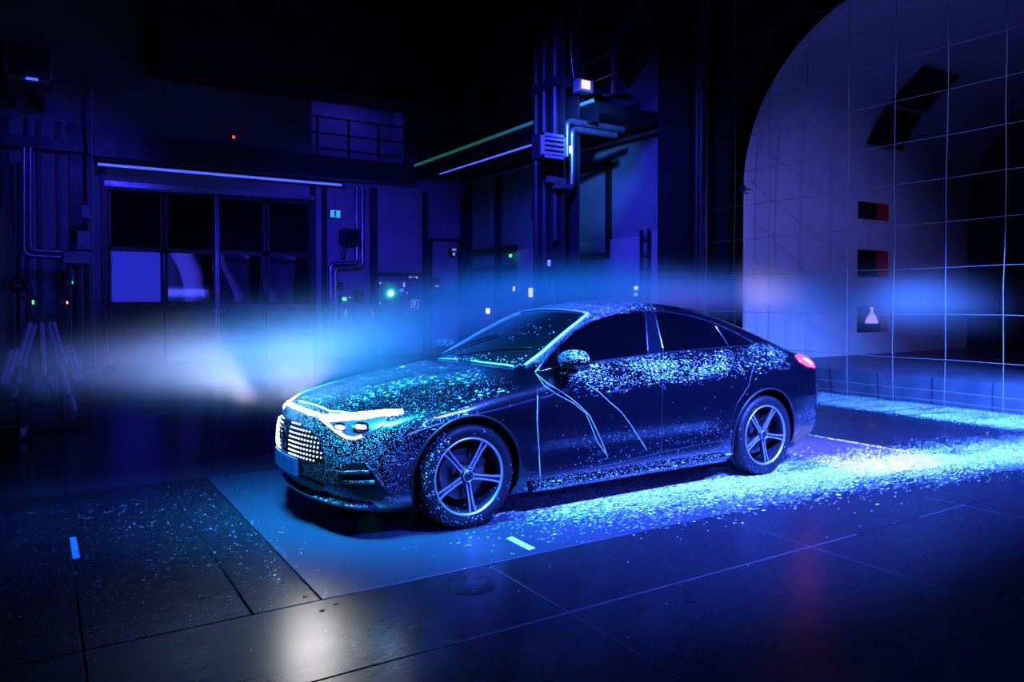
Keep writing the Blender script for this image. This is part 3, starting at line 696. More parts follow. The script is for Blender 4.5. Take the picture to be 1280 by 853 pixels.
M['redglass'] = mat('red_lit_reveal', (0.14, 0.01, 0.02), 0.5, emit=(0.5, 0.01, 0.03), es=0.03)
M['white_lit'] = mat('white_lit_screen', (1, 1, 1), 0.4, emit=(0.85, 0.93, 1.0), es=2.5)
M['cyan_lit'] = mat('cyan_lit_sign', (0.2, 0.8, 0.8), 0.4, emit=(0.03, 0.42, 0.55), es=0.9)
M['green_lit'] = mat('green_lamp', (0.1, 1, 0.3), 0.4, emit=(0.05, 1.0, 0.25), es=45)
M['green_dot'] = mat('green_indicator', (0.1, 1, 0.3), 0.4, emit=(0.1, 1.0, 0.15), es=1.6)
M['orange_lit'] = mat('orange_lamp', (1, 0.5, 0.3), 0.4, emit=(1.0, 0.30, 0.16), es=3.0)
M['red_dot'] = mat('red_indicator', (1, 0.1, 0.02), 0.4, emit=(1.0, 0.08, 0.02), es=2.5)
M['signink'] = mat('sign_white', (0.9, 0.92, 1.0), 0.5, emit=(0.5, 0.55, 0.9), es=0.5)
M['signbg'] = mat('sign_dark', (0.01, 0.012, 0.05), 0.5)
M['hose'] = mat('green_hose', (0.02, 0.14, 0.12), 0.4)
M['rubber'] = mat('rubber', (0.015, 0.015, 0.018), 0.6)
M['alu'] = worn('aluminium', (0.55, 0.56, 0.62), 0.35, 0.5, 8.0)
M['violet'] = mat('flask_white', (0.9, 0.8, 0.95), 0.4, emit=(0.55, 0.35, 0.8), es=0.7)  # lit look of the flask is put in as violet glow

# ---- floor of steel plates with open joints
fl = MB().box((-9, -10, -0.12), (7.0, 14.3, -0.014)).build('floor', M['dark'], kind='structure', label='dark hall floor laid with large steel plates')
G = 0.005
PL = [(-2.56,3.40,-1.53,1.49,'steel2'),
      (-2.885,-2.56,-1.53,1.49,'steel'),(-3.57,-2.885,-1.53,1.49,'steel'),(-5.4,-3.57,-1.53,1.49,'steel'),(-9,-5.4,-1.53,1.49,'steel'),
      (-9,-5.4,-2.29,-1.53,'steel'),(-5.4,-3.57,-2.29,-1.53,'steel'),(-3.57,-1.63,-2.29,-1.53,'steel'),(-1.63,0.15,-2.29,-1.53,'steel'),(0.15,1.86,-2.29,-1.53,'steel'),(1.86,4.0,-2.29,-1.53,'steel'),(4.0,7.0,-2.29,-1.53,'steel'),
      (-3.4,-1.63,-4.2,-2.29,'steel'),(-1.63,0.15,-4.2,-2.29,'steel'),(0.15,1.86,-4.2,-2.29,'steel'),(1.86,4.0,-4.2,-2.29,'steel'),(4.0,7.0,-4.2,-2.29,'steel'),(-9,-3.4,-4.2,-2.29,'steel'),
      (-9,-1.63,-10,-4.2,'steel'),(-1.63,7.0,-10,-4.2,'steel'),
      (3.40,5.1,-1.53,0.2,'steel'),(5.1,7.0,-1.53,0.2,'steel'),(3.40,5.1,0.2,1.49,'steel'),(5.1,7.0,0.2,1.49,'steel'),
      (3.40,7.0,1.49,5.0,'steel')]
for x0, x1, y0, y1, k in PL:
    MB().bbox((x0+G, y0+G, -0.013), (x1-G, y1-G, 0.0), 0.002).build('floor_plate', M[k], fl)
MB().box((-9, 1.49+G, -0.013), (3.40-G, 14.3, 0.0)).build('resin_floor', M['floorfar'], fl)
MB().box((3.40, 5.0+G, -0.013), (7.0, 14.3, 0.0)).build('resin_floor', M['floorfar'], fl)
for x0, y0, x1, y1 in ((-1.63,-4.2,-1.63,-1.56),(0.15,-4.2,0.15,-1.56),(1.86,-2.9,1.86,-2.0),(-2.2,-2.29,0.6,-2.29),(1.3,-2.29,1.9,-2.29)):  # metal strips added as bright lines where joint edges catch light
    MB().box((x0-0.002, y0-0.002, -0.006), (x1+0.002, y1+0.002, 0.0006)).build('joint_strip', M['metal'], fl)
MB().lathe([(0.0,0.0),(0.13,0.0),(0.132,0.0015),(0.128,0.003),(0.0,0.003)], 40, 'z', (-1.86, -1.75, 0)).build('access_cover', M['steel'], fl, smooth='auto')
for i in range(10):
    a = i/10*2*math.pi; MB().cyl((-1.86+0.115*math.cos(a), -1.75+0.115*math.sin(a), 0.0025), (-1.86+0.115*math.cos(a), -1.75+0.115*math.sin(a), 0.005), 0.008, 8).build('cover_screw', M['black'], fl)
for x, y in ((-2.60,-1.66),(-2.62,-1.45),(-2.66,-1.20),(-2.52,-1.62),(-1.70,-2.25),(-1.57,-2.33)):
    MB().cyl((x, y, 0), (x, y, 0.003), 0.012, 10).build('plate_screw', M['black'], fl)
def tape(pts, name, m, label):
    P = np.array([at(*q, 2, 0.0) for q in pts]); P[:, 2] = 0.001; tag(MB().prism(P, (0, 0, 0.002)).build(name, m), label, 'tape mark')
tape([(633,674),(640,671.5),(669,686),(661,688.5)], 'floor_tape', M['fluid'], 'short white tape mark on the floor in front of the front wheel')
tape([(87,673),(95,672),(100,698),(91,699.5)], 'floor_tape', M['bluetape'] if 'bluetape' in M else M.setdefault('bluetape', mat('blue_tape', (0.05,0.25,0.9), 0.5, emit=(0.02,0.16,1.0), es=0.35)), 'short blue tape mark on the left floor plates')  # blue tape is also given a glow of its own

tape([(174,518.6),(174,517.6),(258,513.6),(258,514.4)], 'floor_line', M['fluid'], 'thin white line on the dark floor left of the car nose')
# ---- walls
YB, XR, XL = 14.3, 6.95, -9.0
mb = MB()
DX0, DX1, DZ = -2.41, 2.31, 4.08
mb.box((XL, YB, 0), (DX0, YB+0.3, 9)).box((DX1, YB, 0), (7.3, YB+0.3, 5.2)).box((DX0, YB, DZ), (DX1, YB+0.3, 9)).box((DX1, YB, 7.0), (7.3, YB+0.3, 9)).box((5.0, YB, 5.2), (7.3, YB+0.3, 7.0))
wb = mb.build('wall_back', M['wall'], kind='structure', label='blue-lit back wall of the hall with folding doors and gallery')
mb = MB().box((XR, 5.05, 0), (XR+0.35, YB, 9)); wr = mb.build('wall_right', M['wall'], kind='structure', label='blue-lit side wall under the gallery')
MB().box((XL-0.3, -10, 0), (XL, YB, 9)).build('wall_left', M['black'], kind='structure')
MB().box((XL, -10.3, 0), (7.3, -10, 9)).build('wall_front', M['black'], kind='structure')
MB().box((XL, -10, 9), (18, YB+0.3, 9.3)).build('ceiling', M['black'], kind='structure')
# gallery recess behind the back wall
MB().box((DX1-0.3, YB+0.3, 5.1), (5.4, 16.2, 5.2)).box((DX1-0.3, 16.0, 5.2), (5.4, 16.2, 7.2)).box((DX1-0.5, YB+0.3, 5.2), (DX1-0.3, 16.2, 7.2)).box((5.2, YB+0.3, 5.2), (5.4, 16.2, 7.2)).box((DX1-0.3, YB+0.3, 7.2), (5.4, 16.2, 7.3)).build('wall_gallery', M['wall'], kind='structure')
area('gallery_lamp', (3.8, 15.0, 7.1), (3.8, 15.9, 5.6), 2.0, 0.1, 9, (0.05, 0.04, 1.0))
# room behind the doors
MB().box((DX0-0.5, YB+0.3, -0.1), (DX1+0.5, 17.5, 0.0)).box((DX0-0.5, 17.4, 0), (DX1+0.5, 17.5, 4.6)).box((DX0-0.6, YB+0.3, 0), (DX0-0.5, 17.5, 4.6)).box((DX1+0.5, YB+0.3, 0), (DX1+0.6, 17.5, 4.6)).box((DX0-0.5, YB+0.3, 4.5), (DX1+0.5, 17.5, 4.6)).build('wall_lobby', M['black'], kind='structure')

for i, (x0, x1, ph) in enumerate(((-1.15,-0.25,0.3),(0.05,0.95,1.7),(1.2,2.1,2.6))):  # wavy sheets added to imitate blue reflections in the door panes
    V = []; n_ = 24
    for k in range(n_+1):
        for z in np.linspace(1.2, 2.7, 9):
            f = k/n_; V.append((x0+(x1-x0)*f, 15.2+0.16*math.sin(6*f+ph+1.5*math.sin(z*2.2+ph))+0.12*math.sin(z*3+i), z))
    F_ = [(a*9+b, (a+1)*9+b, (a+1)*9+b+1, a*9+b+1) for a in range(n_) for b in range(8)]
    V2 = [np.array(v)+(0, 0.01, 0) for v in V]; m0_ = len(V)
    sh = MB().add(V+V2, F_+[tuple(m0_+q for q in f[::-1]) for f in F_]).build('draped_sheet', M['sheet'], smooth=True)
    tag(sh, ['blue-lit draped plastic sheet behind the second door leaf', 'blue-lit draped plastic sheet behind the third door leaf', 'blue-lit draped plastic sheet behind the last door leaf'][i], 'sheet', 'sheets behind the door panes')
spot('lobby_lamp', (-2.3, 15.0, 3.6), (0.2, 15.4, 1.8), 500, (0.06, 0.06, 1.0), 60, 0.5, 0.03)  # unseen spot added to light the sheets behind the panes
spot('lobby_lamp', (0.3, 16.9, 4.2), (0.4, 14.4, 3.4), 60, (0.06, 0.06, 1.0), 20, 0.5, 0.03)  # second added spot, shining at the upper door panes
# ---- posts and panels of the back wall
def wbox(px0, py0, px1, py1, y, d, ax=1):
    """box whose face fills a rectangle of the view on a wall plane, d deep"""
    a = at(px0, py0, ax, y); b = at(px1, py1, ax, y); v = np.zeros(3); v[ax] = d
    return a, b+v
def onwall(name, label, cat, rect, m, d=0.12, ax=1, group=None, e=0.012, y=None):
    y = (YB if ax == 1 else XR) if y is None else y
    x0, y0, x1, y1 = rect; cx, cy = (x0+x1)/2, (y0+y1)/2
    a = at(x0, cy, ax, y-d); b = at(x1, cy, ax, y-d); t = at(cx, y0, ax, y-d); u = at(cx, y1, ax, y-d)
    lo = np.array([a[0], a[1], u[2]]); hi = np.array([b[0], b[1], t[2]])
    lo[ax] = y-d; hi[ax] = y
    root = thing(name, label, cat, ((lo[0]+hi[0])/2, (lo[1]+hi[1])/2, min(lo[2], hi[2])), group)
    MB().bbox(lo, hi, e).build('casing', m, root); return root, np.minimum(lo, hi), np.maximum(lo, hi)
def wpart(root, name, rect, m, y, d=0.02, ax=1):
    x0, y0, x1, y1 = rect; cx, cy = (x0+x1)/2, (y0+y1)/2
    a = at(x0, cy, ax, y); b = at(x1, cy, ax, y); t = at(cx, y0, ax, y); u = at(cx, y1, ax, y)
    lo = np.array([a[0], a[1], u[2]]); hi = np.array([b[0], b[1], t[2]]); lo[ax] = y-d; hi[ax] = y
    return MB().box(lo, hi).build(name, m, root)
def xb(px): return float(at(px, 350, 1, YB)[0])
for px0, px1, y0, y1 in ((127,133,233,460),(388,394,248,450),(402,408,232,450),(462,470,232,420),(528,533,232,420),(575,585,232,420)):
    MB().box((xb(px0), YB-0.10, 0), (xb(px1), YB, 4.55)).build('wall_post', M['post'], wb)
for px0, px1 in ((3,14),(33,38),(48,54),(72,78),(88,112)):
    MB().box((xb(px0), YB-0.12, 0), (xb(px1), YB, 5.4)).build('wall_post', M['post'], wb)
MB().box((xb(118), YB-0.55, 4.66), (5.0, YB, 5.2)).build('header_beam', M['post'], wb)
MB().box((XL, YB-0.30, 4.75), (xb(116), YB, 5.0)).build('header_beam', M['post'], wb)
MB().box((xb(131), YB-0.14, 4.08), (xb(392), YB, 4.2)).build('door_head', M['metal'], wb)
wp = MB().bbox((xb(472), YB-0.03, 2.30), (xb(527), YB, 4.45), 0.01).build('wall_panel', M['wall'], wb)
MB().box((xb(468), YB-0.08, 2.18), (xb(530), YB, 2.27)).build('wall_rail', M['post'], wb)
# upper dark boxes above the doors
cr = thing('gantry_box', 'dark brown boxed gantry hanging above the gallery railing', 'gantry', (1.5, 12.6, 6.9))
a = at(560, 70, 1, 12.4); MB().bbox((-1.6, 12.2, 6.5), (a[0], 13.2, 8.6), 0.02).build('casing', M['brown'], cr)
MB().box((-1.6, 12.15, 6.42), (a[0], 13.25, 6.5)).build('bottom_flange', M['black'], cr)
for x in (-1.2, 3.2): MB().box((x, 12.6, 8.6), (x+0.12, 12.8, 9.0)).build('hanger', M['black'], cr)

# ---- folding doors
for i in range(4):
    x0 = DX0+i*1.18+0.02; x1 = x0+1.14; y = YB-0.02
    lab = ['folding door leaf whose lower pane glows blue', 'second folding door leaf from the left', 'folding door leaf with a blue light high in its upper pane', 'folding door leaf at the right end of the doorway'][i]
    d = thing('door_%d' % (i+1), lab, None, (x0, y, 0), kind='structure')
    MB().box((x0, y, 0.02), (x1, y+0.06, 1.40)).build('lower_panel', M['post'] if 0 else M['doorp'] if 'doorp' in M else M.setdefault('doorp', worn('door_panel', (0.12,0.12,0.15), 0.5)), d)
    f = MB(); t = 0.06
    for z0, z1 in ((1.40,1.46),(2.62,2.72),(3.98,4.06)): f.box((x0, y, z0), (x1, y+0.06, z1))
    f.box((x0, y, 1.40), (x0+t, y+0.06, 4.06)).box((x1-t, y, 1.40), (x1, y+0.06, 4.06)); f.build('frame', M['post'], d)
    for z0, z1 in ((1.46,2.62),(2.72,3.98)):
        MB().box((x0+t, y+0.025, z0), (x1-t, y+0.035, z1)).build('pane', M['litpane' if (i == 0 and z0 < 2) else 'pane'] if 'litpane' in M else (M.setdefault('litpane', mat('frosted_blue_pane', (0.05,0.06,0.3), 0.3, emit=(0.03,0.04,1.0), es=0.4)) if (i == 0 and z0 < 2) else M['pane']), d)  # light from behind is put into the lower pane as glow
    if i in (1, 2):
        hx = x1-0.12 if i == 1 else x0+0.06
        MB().bbox((hx, y-0.05, 1.22), (hx+0.12, y-0.01, 1.26), 0.008).build('handle', M['metal'], d)
        MB().box((x1-0.015 if i == 1 else x0-0.005, y-0.02, 0.02), (x1+0.01 if i == 1 else x0+0.02, y+0.06, 4.05)).build('edge_strip', M['metal'], d)
M['sheen'] = mat('polished_ball', (0.8, 0.8, 0.85), 0.1, 1.0)

# ---- tube lamps along the header and the gallery
def batten(name, label, a, b, r, m, group):
    a = np.array(a); b = np.array(b); c = (a+b)/2; t = thing(name, label, 'tube lamp', tuple(c), group)
    up = np.array([0, 0, 0.055]); MB().tube([a+up, b+up], 0.045, 4).build('housing', M['post'], t)
    MB().tube([a, b], r, 8).build('tube', m, t)
    for p in (a, b): MB().tube([p-(b-a)/np.linalg.norm(b-a)*0.03, p+(b-a)/np.linalg.norm(b-a)*0.03], r*1.7, 8).build('end_cap', M['metal'], t)
batten('tube_lamp', 'long blue tube lamp above the folding doors', at(120,205,1,YB-0.62), at(428,231.5,1,YB-0.62), 0.03, M['tube'], 'tube lamps')
batten('tube_lamp', 'blue tube lamp under the gallery edge left of the steel column', at(550,217,0,5.2), at(674,178,0,5.2), 0.028, M['tube'], 'tube lamps')
tag(MB().tube([at(118,198.5,1,YB-0.56), at(470,227.5,1,YB-0.56)], 0.03, 8).build('conduit', M['metal']), 'thin grey conduit running just above the long tube lamp', 'conduit')
tag(MB().tube([at(132,235,1,YB-0.16), at(392,250,1,YB-0.16)], 0.022, 8).build('door_track', M['metal']), 'thin metal track over the folding doors', 'track')

# ---- gallery along the side wall
gal = thing('gallery', 'steel gallery running along the side wall at upper level', 'gallery', (5.0, 6.0, 4.97))
MB().box((5.0, 5.92, 4.97), (6.94, YB-0.56, 5.17)).build('deck', M['black'], gal)
MB().box((4.96, 5.92, 5.15), (5.0, YB-0.55, 5.21)).build('deck_edge', M['edge'] if 'edge' in M else M.setdefault('edge', mat('pale_deck_edge', (0.35,0.75,0.65), 0.5, emit=(0.05,0.35,0.30), es=0.25)), gal)  # edge strip also glows faintly, though it is no lamp
MB().box((5.0, 5.92, 4.80), (5.12, YB-0.56, 4.97)).build('edge_beam', M['black'], gal)
MB().tube([(6.75, 5.6, 4.90), (6.75, YB-0.2, 4.90)], 0.05, 8).build('cable_pipe', M['metal'], gal)
rail = thing('railing', 'dark steel railing along the side gallery', 'railing', (5.0, 6.0, 5.2), 'gallery railings')
for y in (13.6, 12.2, 10.9, 9.7, 8.5, 7.4, 6.3, 5.4): MB().box((5.02, y, 5.2), (5.07, y+0.05, 6.3)).build('post', M['post'], rail)
for z in (6.28, 5.95, 5.55): MB().tube([(5.045, 5.3, z), (5.045, YB, z)], 0.022, 8).build('rail', M['post'], rail)
rail = thing('railing', 'dark steel railing of the opening in the back wall', 'railing', (3.6, YB, 5.2), 'gallery railings')
for x in (2.45, 3.3, 4.15, 4.95): MB().box((x, YB+0.02, 5.2), (x+0.05, YB+0.07, 6.35)).build('post', M['post'], rail)
for z in (6.32, 5.9, 5.5): MB().tube([(DX1, YB+0.045, z), (5.0, YB+0.045, z)], 0.022, 8).build('rail', M['post'], rail)

# ---- steel column with heater and pipes
cx = 4.72; cy = float(at(697.5, 300, 0, 4.72)[1])
col = thing('steel_column', 'dark steel column carrying the gallery, with a louvred heater on it', 'column', (cx, cy, 0))
MB().box((cx-0.2, cy-0.42, 0), (cx-0.14, cy+0.42, 9)).build('flange', M['post'], col); MB().box((cx+0.14, cy-0.42, 0), (cx+0.2, cy+0.42, 9)).build('flange', M['post'], col)
MB().box((cx-0.14, cy-0.03, 0), (cx+0.14, cy+0.03, 9)).build('web', M['post'], col)
for yy in (cy-0.30, cy+0.05, cy+0.32): MB().cyl((cx-0.28, yy, 2.6 if yy < cy else 0), (cx-0.28, yy, 9), 0.07, 12).build('riser_pipe', M['post'], col)
MB().box((cx-0.36, cy-0.45, 5.45), (cx+0.25, cy+0.45, 5.62)).build('clamp', M['post'], col); MB().box((cx-0.36, cy-0.45, 6.4), (cx+0.25, cy+0.45, 6.5)).build('clamp', M['post'], col)
def louvre_unit(name, label, lo, hi, n, ax, fm, bm_, slat_tilt=0.03, extra=None):
    lo = np.array(lo, float); hi = np.array(hi, float); t = thing(name, label, 'heater', tuple((lo+hi)/2*np.array([1, 1, 0])+np.array([0, 0, lo[2]])))
    u = 1-ax; e = np.zeros(3); e[u] = 0.05
    MB().bbox(lo+np.array([0.05 if ax == 0 else 0, 0.05 if ax == 1 else 0, 0]), hi, 0.01).build('casing', bm_, t)
    f = MB(); f.box(lo, [hi[0] if ax == 1 else lo[0]+0.05, hi[1] if ax == 0 else lo[1]+0.05, lo[2]+0.05]); f.box([lo[0], lo[1], hi[2]-0.05], [hi[0] if ax == 1 else lo[0]+0.05, hi[1] if ax == 0 else lo[1]+0.05, hi[2]])
    if ax == 1: f.box(lo, [lo[0]+0.05, lo[1]+0.05, hi[2]]); f.box([hi[0]-0.05, lo[1], lo[2]], [hi[0], lo[1]+0.05, hi[2]])
    else: f.box(lo, [lo[0]+0.05, lo[1]+0.05, hi[2]]); f.box([lo[0], hi[1]-0.05, lo[2]], [lo[0]+0.05, hi[1], hi[2]])
    f.build('frame', fm, t); H = (hi[2]-lo[2]-0.1)/n
    for k in range(n):
        z = lo[2]+0.05+k*H
        p = [np.array([lo[0]-0.0, lo[1], z]), np.array([lo[0], lo[1], z])]
        if ax == 1: q = [(lo[0]+0.05, lo[1]-0.012, z+H*0.15), (lo[0]+0.05, lo[1]+0.03, z+H*0.80), (lo[0]+0.05, lo[1]+0.042, z+H*0.76), (lo[0]+0.05, lo[1]-0.002, z+H*0.10)]; d = (hi[0]-lo[0]-0.1, 0, 0)
        else: q = [(lo[0]-0.02, lo[1]+0.05, z+H*0.15), (lo[0]+0.05, lo[1]+0.05, z+H*0.85), (lo[0]+0.055, lo[1]+0.05, z+H*0.72), (lo[0]-0.012, lo[1]+0.05, z+H*0.05)]; d = (0, hi[1]-lo[1]-0.1, 0)
        MB().prism(q, d).build('slat', fm, t)
    return t
a = at(678,165,1,cy-0.78); b = at(708,200,1,cy-0.78)
louvre_unit('louvred_heater', 'blue-lit louvred heater fixed to the steel column', (a[0], cy-0.78, b[2]), (b[0], cy-0.43, a[2]), 4, 1, M['wall2'], M['post'])
a = at(5,52,1,12.6); b = at(66,108,1,12.6)
lu = louvre_unit('louvred_heater', 'dark louvred unit heater high in the upper left corner', (a[0], 12.4, b[2]), (b[0], 13.1, a[2]), 12, 1, M['grey'], M['post'])
MB().box((b[0]-0.45, 12.36, b[2]+0.02), (b[0]-0.25, 12.41, b[2]+0.06)).build('lamp_strip', M['tube'], lu)
for x in (a[0]+0.1, b[0]-0.2): MB().box((x, 12.5, b[2]-0.18), (x+0.06, YB, b[2])).build('bracket', M['post'], lu)
# insulated pipes by the column
r = 0.055
def P3(px, py, y): return at(px, py, 1, y)
def pipe(name, label, pts, r, m, rad=0.12, cat='pipe', group=None):
    return tag(MB().bend(pts, r, rad, 12).build(name, m, smooth='auto'), label, cat, group)
q0 = P3(709,196,cy-0.485); q1 = P3(709,151,cy-0.485)
pipe('insulated_pipe', 'upper of two clad pipes running right from the steel column', [q0, q1, q1+(1.35, 0, 0)], 0.06, M['metal'])
q2 = P3(715,236,cy-0.485); q3 = P3(715,161,cy-0.485); q4 = q3+(1.05, 0, 0)
pipe('insulated_pipe', 'lower clad pipe beside the heater, bending down along the column', [P3(692,224,cy-0.485)+(0,0,-0.12), P3(692,224,cy-0.485)+(0.30,0,-0.12), q2+(0,0,0.05), q3, q4], 0.06, M['metal'])
tag(MB().cyl(P3(684,224,cy-0.485), P3(706,228,cy-0.485), 0.07, 12).build('filter_cylinder', M['metal'], smooth='auto'), 'short horizontal clad cylinder under the louvred heater on the column', 'cylinder')
tag(MB().bbox(P3(713,188,cy-0.545)-(0.02,0.02,0.05), P3(713,188,cy-0.545)+(0.02,0.02,0.08), 0.005).build('valve', M['white_lit']), 'small white valve on the pipe beside the column heater', 'valve')  # valve is no lamp; its white comes from a glowing material
# lamps near the column top
t, lo, hi = onwall('work_lamp', 'small orange lit lamp box beside the top of the column', 'lamp', (724,99,742,115), M['grey'], 0.2, 1, y=cy-0.5)
wpart(t, 'lens', (727,101,737,111), M['orange_lit'], lo[1]-0.001, 0.02)
sp0 = at(766,110,1,cy-0.3); t = thing('floodlight', 'round dark floodlight on the beam right of the orange lamp', 'floodlight', tuple(sp0))
MB().lathe([(0.0,-0.16),(0.13,-0.16),(0.15,-0.12),(0.12,0.05),(0.06,0.14),(0.0,0.14)], 24, 'y', sp0).build('housing', M['post'], t, smooth='auto')
MB().lathe([(0.12,-0.165),(0.15,-0.165),(0.15,-0.13),(0.12,-0.13)], 24, 'y', sp0).build('rim', M['metal'], t); MB().bend([sp0+(0,0.25,0.0), sp0+(-0.2,0.1,-0.16), sp0+(0,0,-0.12)], 0.02).build('bracket', M['metal'], t)
tag(MB().box(at(742,112,1,cy-0.1)+(0,0,-0.05), (6.5, cy+0.02, at(742,112,1,cy-0.1)[2]+0.05)).build('cross_beam', M['post']), 'dark horizontal beam from the column to the right-hand pier', 'beam')
pipe('cable', 'thin hanging cable beside the top of the column', [P3(713,0,cy-0.44), P3(714,70,cy-0.44), P3(718,108,cy-0.44)], 0.012, M['metal'], 0.1, 'cable')
# stair flight rising behind
st = thing('stair', 'dark steel stair flight rising above the gallery', 'stair', (6.0, 7.2, 5.2)); A = at(745,95,0,6.0); B = at(830,-40,0,6.0)
for dx in (0, 0.75): MB().tube([A+(dx,0,0), B+(dx,0,0)], 0.10, 4).build('stringer', M['black'], st)
for k in range(12):
    p = A+(B-A)*(k+0.5)/12; MB().box(p+(0,-0.12,-0.02), p+(0.75,0.12,0.02)).build('tread', M['black'], st)

# ---- right-hand pier, side wall panels, black framed window
pier = MB().box((6.55, 5.05, 0), (7.0, 5.88, 9)).build('trim_1', M['black'], kind='structure', label='tall black pier between side wall and net')
for px in (871, 876): 
    p = at(px, 300, 0, 6.5); MB().cyl((6.50, p[1], 0), (6.50, p[1], 9), 0.05, 10).build('pier_pipe', M['post'], pier)
tr = MB().box((XR-0.05, 5.9, 0), (XR, 6.42, 2.90)).box((XR-0.05, 6.72, 0), (XR, 11.55, 2.83)).build('trim_2', M['wall2'], kind='structure', label='paler lower panelling of the side wall')
mb = MB(); y0, y1, z0, z1, t = 7.75, 10.6, 2.42, 4.55, 0.13
mb.box((XR-0.09, y0, z0), (XR, y1, z0+t)).box((XR-0.09, y0, z1-t), (XR, y1, z1)).box((XR-0.09, y0, z0), (XR, y0+t, z1)).box((XR-0.09, y1-t, z0), (XR, y1, z1))
wn = mb.build('window_1', M['black'], kind='structure', label='large black framed observation window on the side wall')
MB().box((XR-0.03, y0+t, z0+t), (XR-0.01, y1-t, z1-t)).build('pane', M['wall'], wn)
for y in (14.2, 12.6): MB().box((XR-0.12, y-0.15, 0), (XR, y+0.0, 4.97)).build('wall_post', M['post'], wr)
MB().box((XR-0.10, 11.6, 2.35), (XR, 14.2, 2.45)).build('wall_rail', M['post'], wr)
ld = thing('wall_ladder', 'narrow steel cable ladder fixed upright on the side wall', 'ladder', (XR-0.1, 6.55, 0))
for y in (6.46, 6.68): MB().box((XR-0.12, y, 0), (XR-0.06, y+0.035, 2.95)).build('rail', M['post'], ld)
for k in range(9): MB().box((XR-0.11, 6.46, 0.2+0.32*k), (XR-0.08, 6.7, 0.235+0.32*k)).build('rung', M['post'], ld)
d2 = thing('door_5', 'dark framed door in the back wall beside the corner', None, (5.9, YB, 0), kind='structure')
x0, x1 = xb(536), xb(574); MB().box((x0+0.06, YB-0.04, 0), (x1-0.06, YB, 3.20)).build('leaf', M['wall'], d2)
MB().box((x0, YB-0.09, 0), (x0+0.07, YB, 3.28)).box((x1-0.07, YB-0.09, 0), (x1, YB, 3.28)).box((x0, YB-0.09, 3.2), (x1, YB, 3.28)).build('frame', M['black'], d2)

# ---- fittings of the back wall right of the doors
t, lo, hi = onwall('exit_sign', 'small cyan lit emergency exit sign hanging beside the folding doors', 'exit sign', (412,262,426,273), M['post'], 0.12)
wpart(t, 'lit_face', (412.8,263,425.2,272), M['cyan_lit'], lo[1]-0.001, 0.015); wpart(t, 'figure', (418,264,420,271), M['signbg'], lo[1]-0.017, 0.004)
a = at(419,262,1,YB-0.06); MB().cyl(a, a+(0,0,0.55), 0.008, 6).build('drop_rod', M['post'], t)
a = at(429,286,1,YB-0.5); b = at(449,306,1,YB-0.5)
louvre_unit('louvred_heater', 'small dark louvred heater on the back wall beside the twin pipes', (a[0], YB-0.6, b[2]), (b[0], YB-0.15, a[2]), 5, 1, M['post'], M['post'])
MB().tube([at(431,309,1,YB-0.3), at(428,322,1,YB-0.3)], 0.05, 8).build('bracket', M['post'], bpy.data.objects['louvred_heater.002'])
yb = YB-0.22
pipe('wall_pipe', 'right one of the twin pipes stepping down the back wall', [at(453,234,1,yb), at(453,333,1,yb), at(419,336,1,yb), at(419,440,1,yb)], 0.05, M['metal'], 0.12)
pipe('wall_pipe', 'left one of the twin pipes stepping down the back wall', [at(446,234,1,yb), at(446,328,1,yb), at(413,330,1,yb), at(413,440,1,yb)], 0.05, M['metal'], 0.12)
for rect, lab, dots in (((426,369,438,380),'small switch box with a green lamp beside the twin pipes',[((428,372,433,376),'green_dot'),((436,371,438,373),'signink')]),
                        ((425,383,440,399),'narrow grey switch box with a cyan window below the small switch box',[((431,387,433,396),'cyan_lit')]),
                        ((444,364,456,379),'small black wall box left of the control cabinet',[]),
                        ((442,384,467,411),'wide grey wall cabinet half hidden by blue smoke',[((465,390,467,393),'signink'),((465,395,467,397),'signink')]),
                        ((423,353,429,361),'tiny dark socket box fixed across the twin pipes',[])):
    t, lo, hi = onwall('switch_box', lab, 'switch box', rect, M['post'] if 'black' in lab or 'tiny' in lab else M['grey'], 0.18)
    for rc, k in dots: wpart(t, 'indicator', rc, M[k], lo[1]-0.001, 0.015)
t, lo, hi = onwall('control_cabinet', 'grey control cabinet with a glaring green lamp', 'cabinet', (473,351,511,412), M['grey'], 0.30)
gp_ = at(488.5,367,1,lo[1]); MB().lathe([(0.0,-0.07),(0.045,-0.06),(0.07,-0.03),(0.07,0.0)], 16, 'y', gp_).build('green_lamp', M['green_lit'], t, smooth=True)
pl_ = bpy.data.lights.new('green_lamp_light', 'POINT'); pl_.energy = 0.5; pl_.color = (0.05, 1.0, 0.3); pl_.shadow_soft_size = 0.04
po = bpy.data.objects.new('green_lamp_light', pl_); COL.objects.link(po); po.location = gp_+(0, -0.15, 0)
for rc, k in (((474,353,476,355),'signink'),((504,353.5,506,359),'signink'),((508,365,509.5,367),'signink'),((474,378,476,380),'signink'),((506,390,510.5,391),'signink'),((500,361,504,365),'tube')): wpart(t, 'indicator', rc, M[k], lo[1]-0.001, 0.015)
mb = MB()
t, lo, hi = onwall('escape_sign', 'small escape route sign with running figure, arrow and door above the control cabinet', 'sign', (509,343,524,351), M['signbg'], 0.03)
y = lo[1]-0.001
for rc in ((519.8,344.2,522.2,348.6),(515,346,519.4,346.8),(512.4,343.6,513.4,344.6),(511.8,344.8,513,346.8),(510.8,346.8,512,348.2),(513,346.8,514.2,348.4),(510.8,345.0,511.8,345.6),(513,345.4,514.4,346)): wpart(t, 'figure', rc, M['signink'], y, 0.004)
t, lo, hi = onwall('hose_sign', 'square white-outlined fire hose sign right of the control cabinet', 'sign', (514,375,523,385), M['signbg'], 0.03)
y = lo[1]-0.001
for rc in ((514,375,523,375.7),(514,384.3,523,385),(514,375,514.7,385),(522.3,375,523,385)): wpart(t, 'border', rc, M['signink'], y, 0.004)
